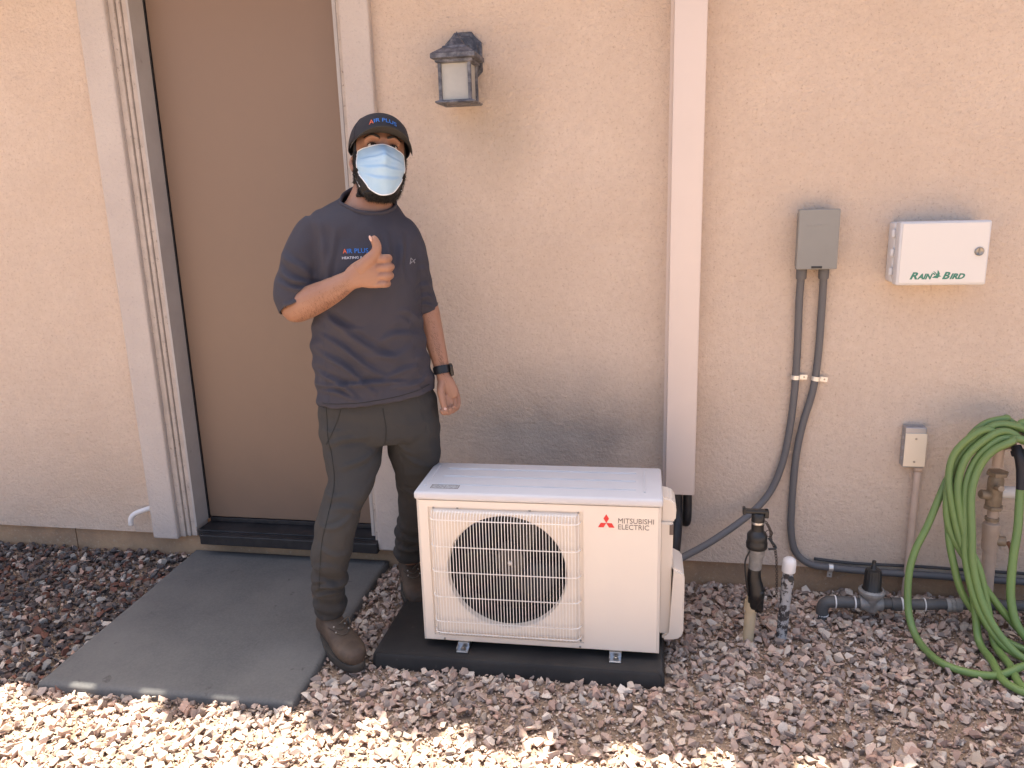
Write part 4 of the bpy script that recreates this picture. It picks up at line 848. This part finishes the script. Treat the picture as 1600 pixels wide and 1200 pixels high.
    for arr in (top, bot):
        for j in range(nj-1):
            for i in range(ni-1): bm.faces.new((arr[j][i], arr[j][i+1], arr[j+1][i+1], arr[j+1][i]))
    for i in range(ni-1): bm.faces.new((top[-1][i], top[-1][i+1], bot[-1][i+1], bot[-1][i])); bm.faces.new((top[0][i], top[0][i+1], bot[0][i+1], bot[0][i]))
    for j in range(nj-1): bm.faces.new((top[j][0], top[j+1][0], bot[j+1][0], bot[j][0])); bm.faces.new((top[j][-1], top[j+1][-1], bot[j+1][-1], bot[j][-1]))
    obj('brim', bm, 'brimunder', cap, smooth=False, ang=50)
    # cap lettering wrapped on the front panel
    def capword(s, x, z, size, mat, nm='lettering', wd=None, arc=.0):
        b = text_bm(s, size, bold=size*.008, ext=0, width=wd); d = HM.to_3x3() @ V((0, 1, 0))
        for v in b.verts: xx = v.co.x+x; v.co = HM @ V((xx, -.1, z+v.co.y-arc*xx*xx))
        onto(b, bvh, d, .0016, 1); obj(nm, b, mat, cap)
    capword('A', -.044, .098, .022, 'orange', wd=.013, arc=4); capword('IR PLUS', -.030, .101, .019, 'blue', wd=.070, arc=5)
    bm = bmesh.new()
    for k in range(16):
        x0, x1 = -.048+k*.0008, -.048+(k+1)*.0008
    # ---- shirt
    bm = bmesh.new()
    lofts(bm, [(.014, .005, .885, .206, .142, .09, .0), (.010, .005, .93, .203, .140, .07, 0), (.004, .003, 1.00, .197, .136, .03), (-.002, .0, 1.08, .192, .132), (.0, .0, 1.18, .182, .128), (.006, .0, 1.29, .180, .128), (.008, .004, 1.37, .180, .122), (.004, .008, 1.43, .186, .108, -.06), (.000, .012, 1.478, .181, .098, -.10), (.010, .016, 1.513, .142, .085, -.12, .08), (.024, .02, 1.540, .106, .078, -.12, .25), (.034, .022, 1.556, .084, .078, -.12, .42), (.037, .024, 1.566, .077, .076, -.12, .47)], n=40)
    sl_ = [(-.10, .01, 1.475), (-.150, .006, 1.456), (-.186, .0, 1.398), (-.208, -.004, 1.325), (-.226, -.010, 1.262), (-.212, -.024, 1.222)]
    tube(bm, sl_, [.062, .068, .071, .074, .078, .080], seg=26, ry=[.06, .066, .070, .072, .072, .072], up=(1, .1, .4))
    sr_ = [(.10, .01, 1.450), (.133, .01, 1.438), (.156, .01, 1.378), (.170, .022, 1.295), (.186, .036, 1.232), (.201, .043, 1.172)]
    tube(bm, sr_, [.058, .062, .060, .056, .050, .046], seg=24, up=(1, 0, .3))
    me = remesh(bm, .0048, 14, .6)
    F = [(-.17, 1.13, .06, .98, .010, .008), (-.18, 1.08, .02, .93, .010, .008), (-.16, 1.19, .10, 1.03, .012, .008), (-.15, 1.21, -.02, 1.13, .010, .006),
         (-.19, 1.02, -.04, .90, .009, .007), (.03, 1.10, .17, 1.12, .012, .006), (-.02, 1.04, .14, 1.07, .012, .005), (.02, .975, .19, 1.00, .010, .005), (-.19, .965, .19, .945, .008, .007),
         (-.18, .935, -.05, .915, .007, .006), (.05, .93, .20, .965, .008, .005), (.19, 1.15, .10, 1.20, .010, .006), (-.12, 1.50, -.145, 1.30, .012, .006), (-.09, 1.48, -.12, 1.22, .010, .005), (.09, 1.46, .06, 1.30, .012, .005), (.12, 1.45, .135, 1.28, .010, .006), (.04, 1.46, .02, 1.30, .010, .0035),
         (-.27, 1.42, -.17, 1.30, .012, .006), (-.28, 1.36, -.16, 1.27, .010, .007), (-.29, 1.30, -.14, 1.28, .009, .006), (-.27, 1.24, -.17, 1.245, .008, .005),
         (.16, 1.27, .23, 1.25, .009, .005), (.16, 1.23, .235, 1.215, .008, .005), (.165, 1.33, .22, 1.30, .010, .004), (.17, 1.20, .24, 1.185, .006, .005)]
    P, N, d = folds(me, F)
    d = d*1.7+.0028*wob(P*np.array([1, 1, .6]), 38, 1)+.0014*wob(P, 90, 2)
    side = (np.abs(N[:, 0]) > .6)*(P[:, 2] < 1.2); d += side*.003*np.sin(P[:, 2]*95+P[:, 1]*20)
    P = P+N*d[:, None]; setco(me, P)
    me = opencut(me, [((.037, .024, 1.566), (.1, -.42, .9), .11, .012), ((-.212, -.024, 1.222), (.32, -.30, -.90), .11, .012), ((.200, .040, 1.172), (.27, .15, -.95), .06, .007), ((.014, .005, .885), (-.09, 0, -1), .30, .006)], .003)
    NECK = LOOP[:]
    sh = obj('shirt', me, 'shirt', t, smooth=True); svh = BVHTree.FromPolygons([v.co for v in me.vertices], [p.vertices for p in me.polygons])
    # collar band
    bm = bmesh.new(); tube(bm, [p+V((0, 0, .001)) for p in NECK], .0085, seg=10, sp=False, closed=True, ry=.0050, up=(0, -.3, 1)); obj('collar', bm, 'shirt', sh, smooth=True)
    # stitched lines: hem and cuffs
    def stitched(pts): 
        b = bmesh.new(); Q = []
        for p in pts:
            h = svh.ray_cast(V((p[0], -.4, p[2])), V((0, 1, 0)))
            if h[0] is not None: Q.append(h[0]+h[1]*.0006)
        tube(b, Q, .0011, seg=5, sp=False, n=1); obj('stitching', b, 'seam', sh, smooth=True)
    stitched([(x, -.2, .900+.09*x-.010*(1-(x/.2)**2)+.012) for x in np.linspace(-.17, .195, 40)])
    # chest print
    def chest(s, x, z, size, mat, wd, rot=0):
        b = text_bm(s, size, bold=size*.006, width=wd)
        for v in b.verts: xx, yy = v.co.x, v.co.y; v.co = V((x+xx, -.3, z+yy+xx*rot))
        onto(b, svh, (0, 1, 0), .0010, 1); obj('chest_lettering', b, mat, sh)
    chest('A', -.062, 1.392, .020, 'orange', .012); chest('IR PLUS', -.049, 1.392, .020, 'blue', .068); chest('HEATING & AIR', -.066, 1.374, .011, 'letterwhite', .088)
    b = bmesh.new()
    for poly in ([(0, .0), (.004, .020), (.0075, .020), (.0035, 0)], [(.004, .020), (.0075, .020), (.020, .003), (.017, 0)], [(.001, 0), (.0035, .006), (.0225, .0155), (.0195, .011), (.006, .003)]):
        prism(b, poly, XZ(.150, -.3, 1.347), .0001)
    onto(b, svh, (0, 1, 0), .0012, 0); obj('chest_logo', b, 'lettergrey', sh)
    # ---- watch
    bm = bmesh.new(); d = V((.012, -.028, -.10)).normalized(); o = V((.2425, -.016, .982))
    tube(bm, [o, o+d*.028], .0315, seg=28, n=2, ry=.0290, up=(1, 0, 0)); bmesh.ops.bevel(bm, geom=[e for e in bm.edges if len(e.link_faces) == 2 and any(len(f.verts) > 4 for f in e.link_faces)], offset=.003, segments=2, affect='EDGES')
    w_ = tag(obj('wristwatch', bm, 'watch', None, ang=40), 'black smart watch with a dark band on the lowered wrist', 'watch'); w_.location = t.location; w_.rotation_euler = t.rotation_euler
    bm = bmesh.new(); join(bm, bx(-.005, .007, -.018, .018, -.020, .020, bev=.004, seg=3), Matrix.Translation(o+d*.014+V((.0315, -.006, 0))) @ Matrix.Rotation(-.1, 4, 'Y')); obj('watch_face', bm, 'watch', w_, ang=40)
    # ---- trousers
    bm = bmesh.new()
    lofts(bm, [(.014, .008, .945, .176, .118, .06), (.014, .006, .88, .198, .126), (.016, .006, .81, .212, .132), (.016, .005, .765, .208, .128), (.018, .004, .735, .196, .112)], n=36)
    lofts(bm, [(-.085, .0, .80, .110, .115), (-.083, -.012, .73, .110, .112), (-.084, -.045, .655, .094, .102), (-.102, -.085, .59, .080, .092), (-.140, -.125, .52, .072, .082), (-.160, -.142, .455, .071, .080), (-.178, -.148, .375, .068, .076), (-.193, -.140, .29, .062, .070), (-.201, -.125, .225, .056, .064), (-.202, -.112, .175, .057, .064), (-.200, -.105, .125, .055, .064)], n=30)
    lofts(bm, [(.118, .010, .80, .108, .115), (.130, .020, .72, .100, .110), (.136, .045, .62, .088, .100), (.139, .070, .54, .080, .092), (.138, .095, .46, .074, .084), (.126, .125, .38, .069, .076), (.110, .17, .29, .066, .070), (.100, .215, .21, .062, .068), (.095, .245, .14, .058, .068)], n=30)
    me = remesh(bm, .0052, 7, .5)
    F = [(-.02, .79, -.17, .74, .010, .005), (.03, .75, -.13, .66, .010, .005), (.03, .72, -.03, .60, .010, .005), (.04, .73, .14, .69, .010, .005), (.05, .70, .20, .62, .010, .004),
         (-.19, .56, -.06, .53, .010, .006), (-.22, .49, -.09, .52, .009, .006), (-.21, .60, -.10, .58, .009, .004), (-.24, .30, -.13, .275, .008, .006), (-.25, .265, -.13, .29, .008, .007), (-.25, .235, -.13, .25, .007, .007), (-.25, .345, -.14, .36, .010, .004), (-.23, .42, -.11, .40, .010, .004),
         (.06, .30, .18, .27, .008, .006), (.05, .22, .17, .24, .007, .006), (.05, .53, .2, .5, .01, .005)]
    P, N, d = folds(me, F); d = d*1.5+.0028*wob(P*np.array([1, 1, .5]), 40, 4)+.0014*wob(P, 80, 5)+(P[:, 2] < .35)*.003*np.sin(P[:, 2]*110+P[:, 0]*25)+(np.abs(N[:, 0]) > .5)*.0025*np.sin(P[:, 2]*60+P[:, 1]*15)
    P = P+N*d[:, None]; setco(me, P)
    me = opencut(me, [((-.200, -.105, .125), (0, 0, -1), .10, .006), ((.095, .245, .14), (0, 0, -1), .10, .006)], .003)
    tr = obj('trousers', me, 'pants', t, smooth=True); tvh = BVHTree.FromPolygons([v.co for v in me.vertices], [p.vertices for p in me.polygons])
    def seamline(pts):
        b = bmesh.new(); S = spline(pts, 10); Q = []
        for p in S:
            h = tvh.ray_cast(p+V((0, -.5, 0)), V((0, 1, 0)))
            if h[0] is not None: Q.append(h[0]+h[1]*.0008)
        if len(Q) > 2: tube(b, Q, .0013, seg=5, sp=False); obj('seam', b, 'seam', tr, smooth=True)
    seamline([(-.158, 0, .88), (-.160, 0, .78), (-.150, 0, .70), (-.150, 0, .62), (-.175, 0, .53), (-.200, 0, .45), (-.215, 0, .35), (-.225, 0, .27)])
    seamline([(.030, 0, .87), (.036, 0, .80), (.030, 0, .745)]); seamline([(-.110, 0, .87), (-.130, 0, .82), (-.168, 0, .75)])
    # ---- boots
    def boot(M4, nm):
        bm = bmesh.new()
        # along -y: heel at y=.07, toe at y=-.215 ; ankle shaft up to z=.19
        def fr(y, hw, h, z0=.024):
            o = []
            for k in range(22):
                a = 2*PI*k/22; c, s = math.cos(a), math.sin(a); o.append(V((hw*math.copysign(abs(c)**.8, c), y, z0+h/2+h/2*math.copysign(abs(s)**.8, s))))
            return o
        ringloft(bm, [fr(.072, .020, .05), fr(.066, .034, .075), (fr(.045, .040, .095)), fr(.01, .041, .105), fr(-.04, .043, .10), fr(-.085, .047, .082), fr(-.13, .051, .068), fr(-.17, .050, .062), fr(-.198, .041, .053), fr(-.212, .026, .038), fr(-.217, .010, .02)])
        lofts(bm, [(0, .012, .06, .038, .052), (0, .008, .10, .037, .054), (0, .012, .14, .041, .055), (0, .018, .175, .046, .056), (0, .02, .20, .048, .058)], n=24)
        me = remesh(bm, .004, 5, .5); me.transform(M4); b = obj('boot', me, 'boot', t, smooth=True)
        bm = bmesh.new(); out = []
        for k in range(40):
            a = 2*PI*k/40; c, s = math.cos(a), math.sin(a); y = -.073+.148*s*-1; hw = .047+.007*math.sin((-(y)-.02)*14) if y < 0 else .042
            out.append((hw*math.copysign(abs(c)**.72, c), y+(-.002)))
        ringloft(bm, [[V((x*.97, y*.98-.001, .0)) for x, y in out], [V((x, y, .003)) for x, y in out], [V((x, y, .022)) for x, y in out], [V((x*.99, y*.99, .028)) for x, y in out], [V((x*.93, y*.97, .030)) for x, y in out]]); bm.transform(M4); obj('sole', bm, 'sole', b, ang=50)
        bm = bmesh.new(); R = BVHTree.FromPolygons([M4.inverted() @ v.co for v in me.vertices], [p.vertices for p in me.polygons])
        def on(x, y, z):
            h = R.find_nearest(V((x, y, z))); return h[0]+h[1]*.003
        for k in range(5):
            y, z = -.105+k*.022, .098+k*.020
            if k > 2: y, z = -.055+.004*(k-3), .145+.02*(k-3)
            tube(bm, [on(-.022, y, z), on(-.008, y-.02, z+.012), on(.008, y-.02, z+.012), on(.022, y, z)], .0026, seg=6, n=3)
        tube(bm, [on(.0, -.09, .15), V((.025, -.10, .145)), V((.03, -.105, .12))], .0024, seg=6); bm.transform(M4); obj('lace', bm, 'lace', b, smooth=True)
        bm = bmesh.new()
        for k in range(4):
            for s in (-1, 1): p = on(s*.023, -.10+k*.020, .10+k*.018); bmesh.ops.create_uvsphere(bm, u_segments=8, v_segments=6, radius=.0032, matrix=Matrix.Translation(p))
        bm.transform(M4); islands('eyelet', bm, 'eyelet', b, ang=60)
        bm = bmesh.new(); tube(bm, [on(s*.03, -.06, .10) if i else on(s*.03, -.06, .10) for i, s in enumerate((-1,))]*1+[on(-.012, -.115, .09), on(.012, -.115, .09), on(.03, -.06, .10)], .0015, seg=5); bm.transform(M4); obj('tongue_seam', bm, 'bootdark', b, smooth=True)
    boot(Matrix.Translation((-.204, -.115, .008)) @ Matrix.Rotation(math.radians(26), 4, 'Z'), 'r')
    boot(Matrix.Translation((.092, .258, .006)) @ Matrix.Rotation(math.radians(8), 4, 'Z'), 'l')
person()
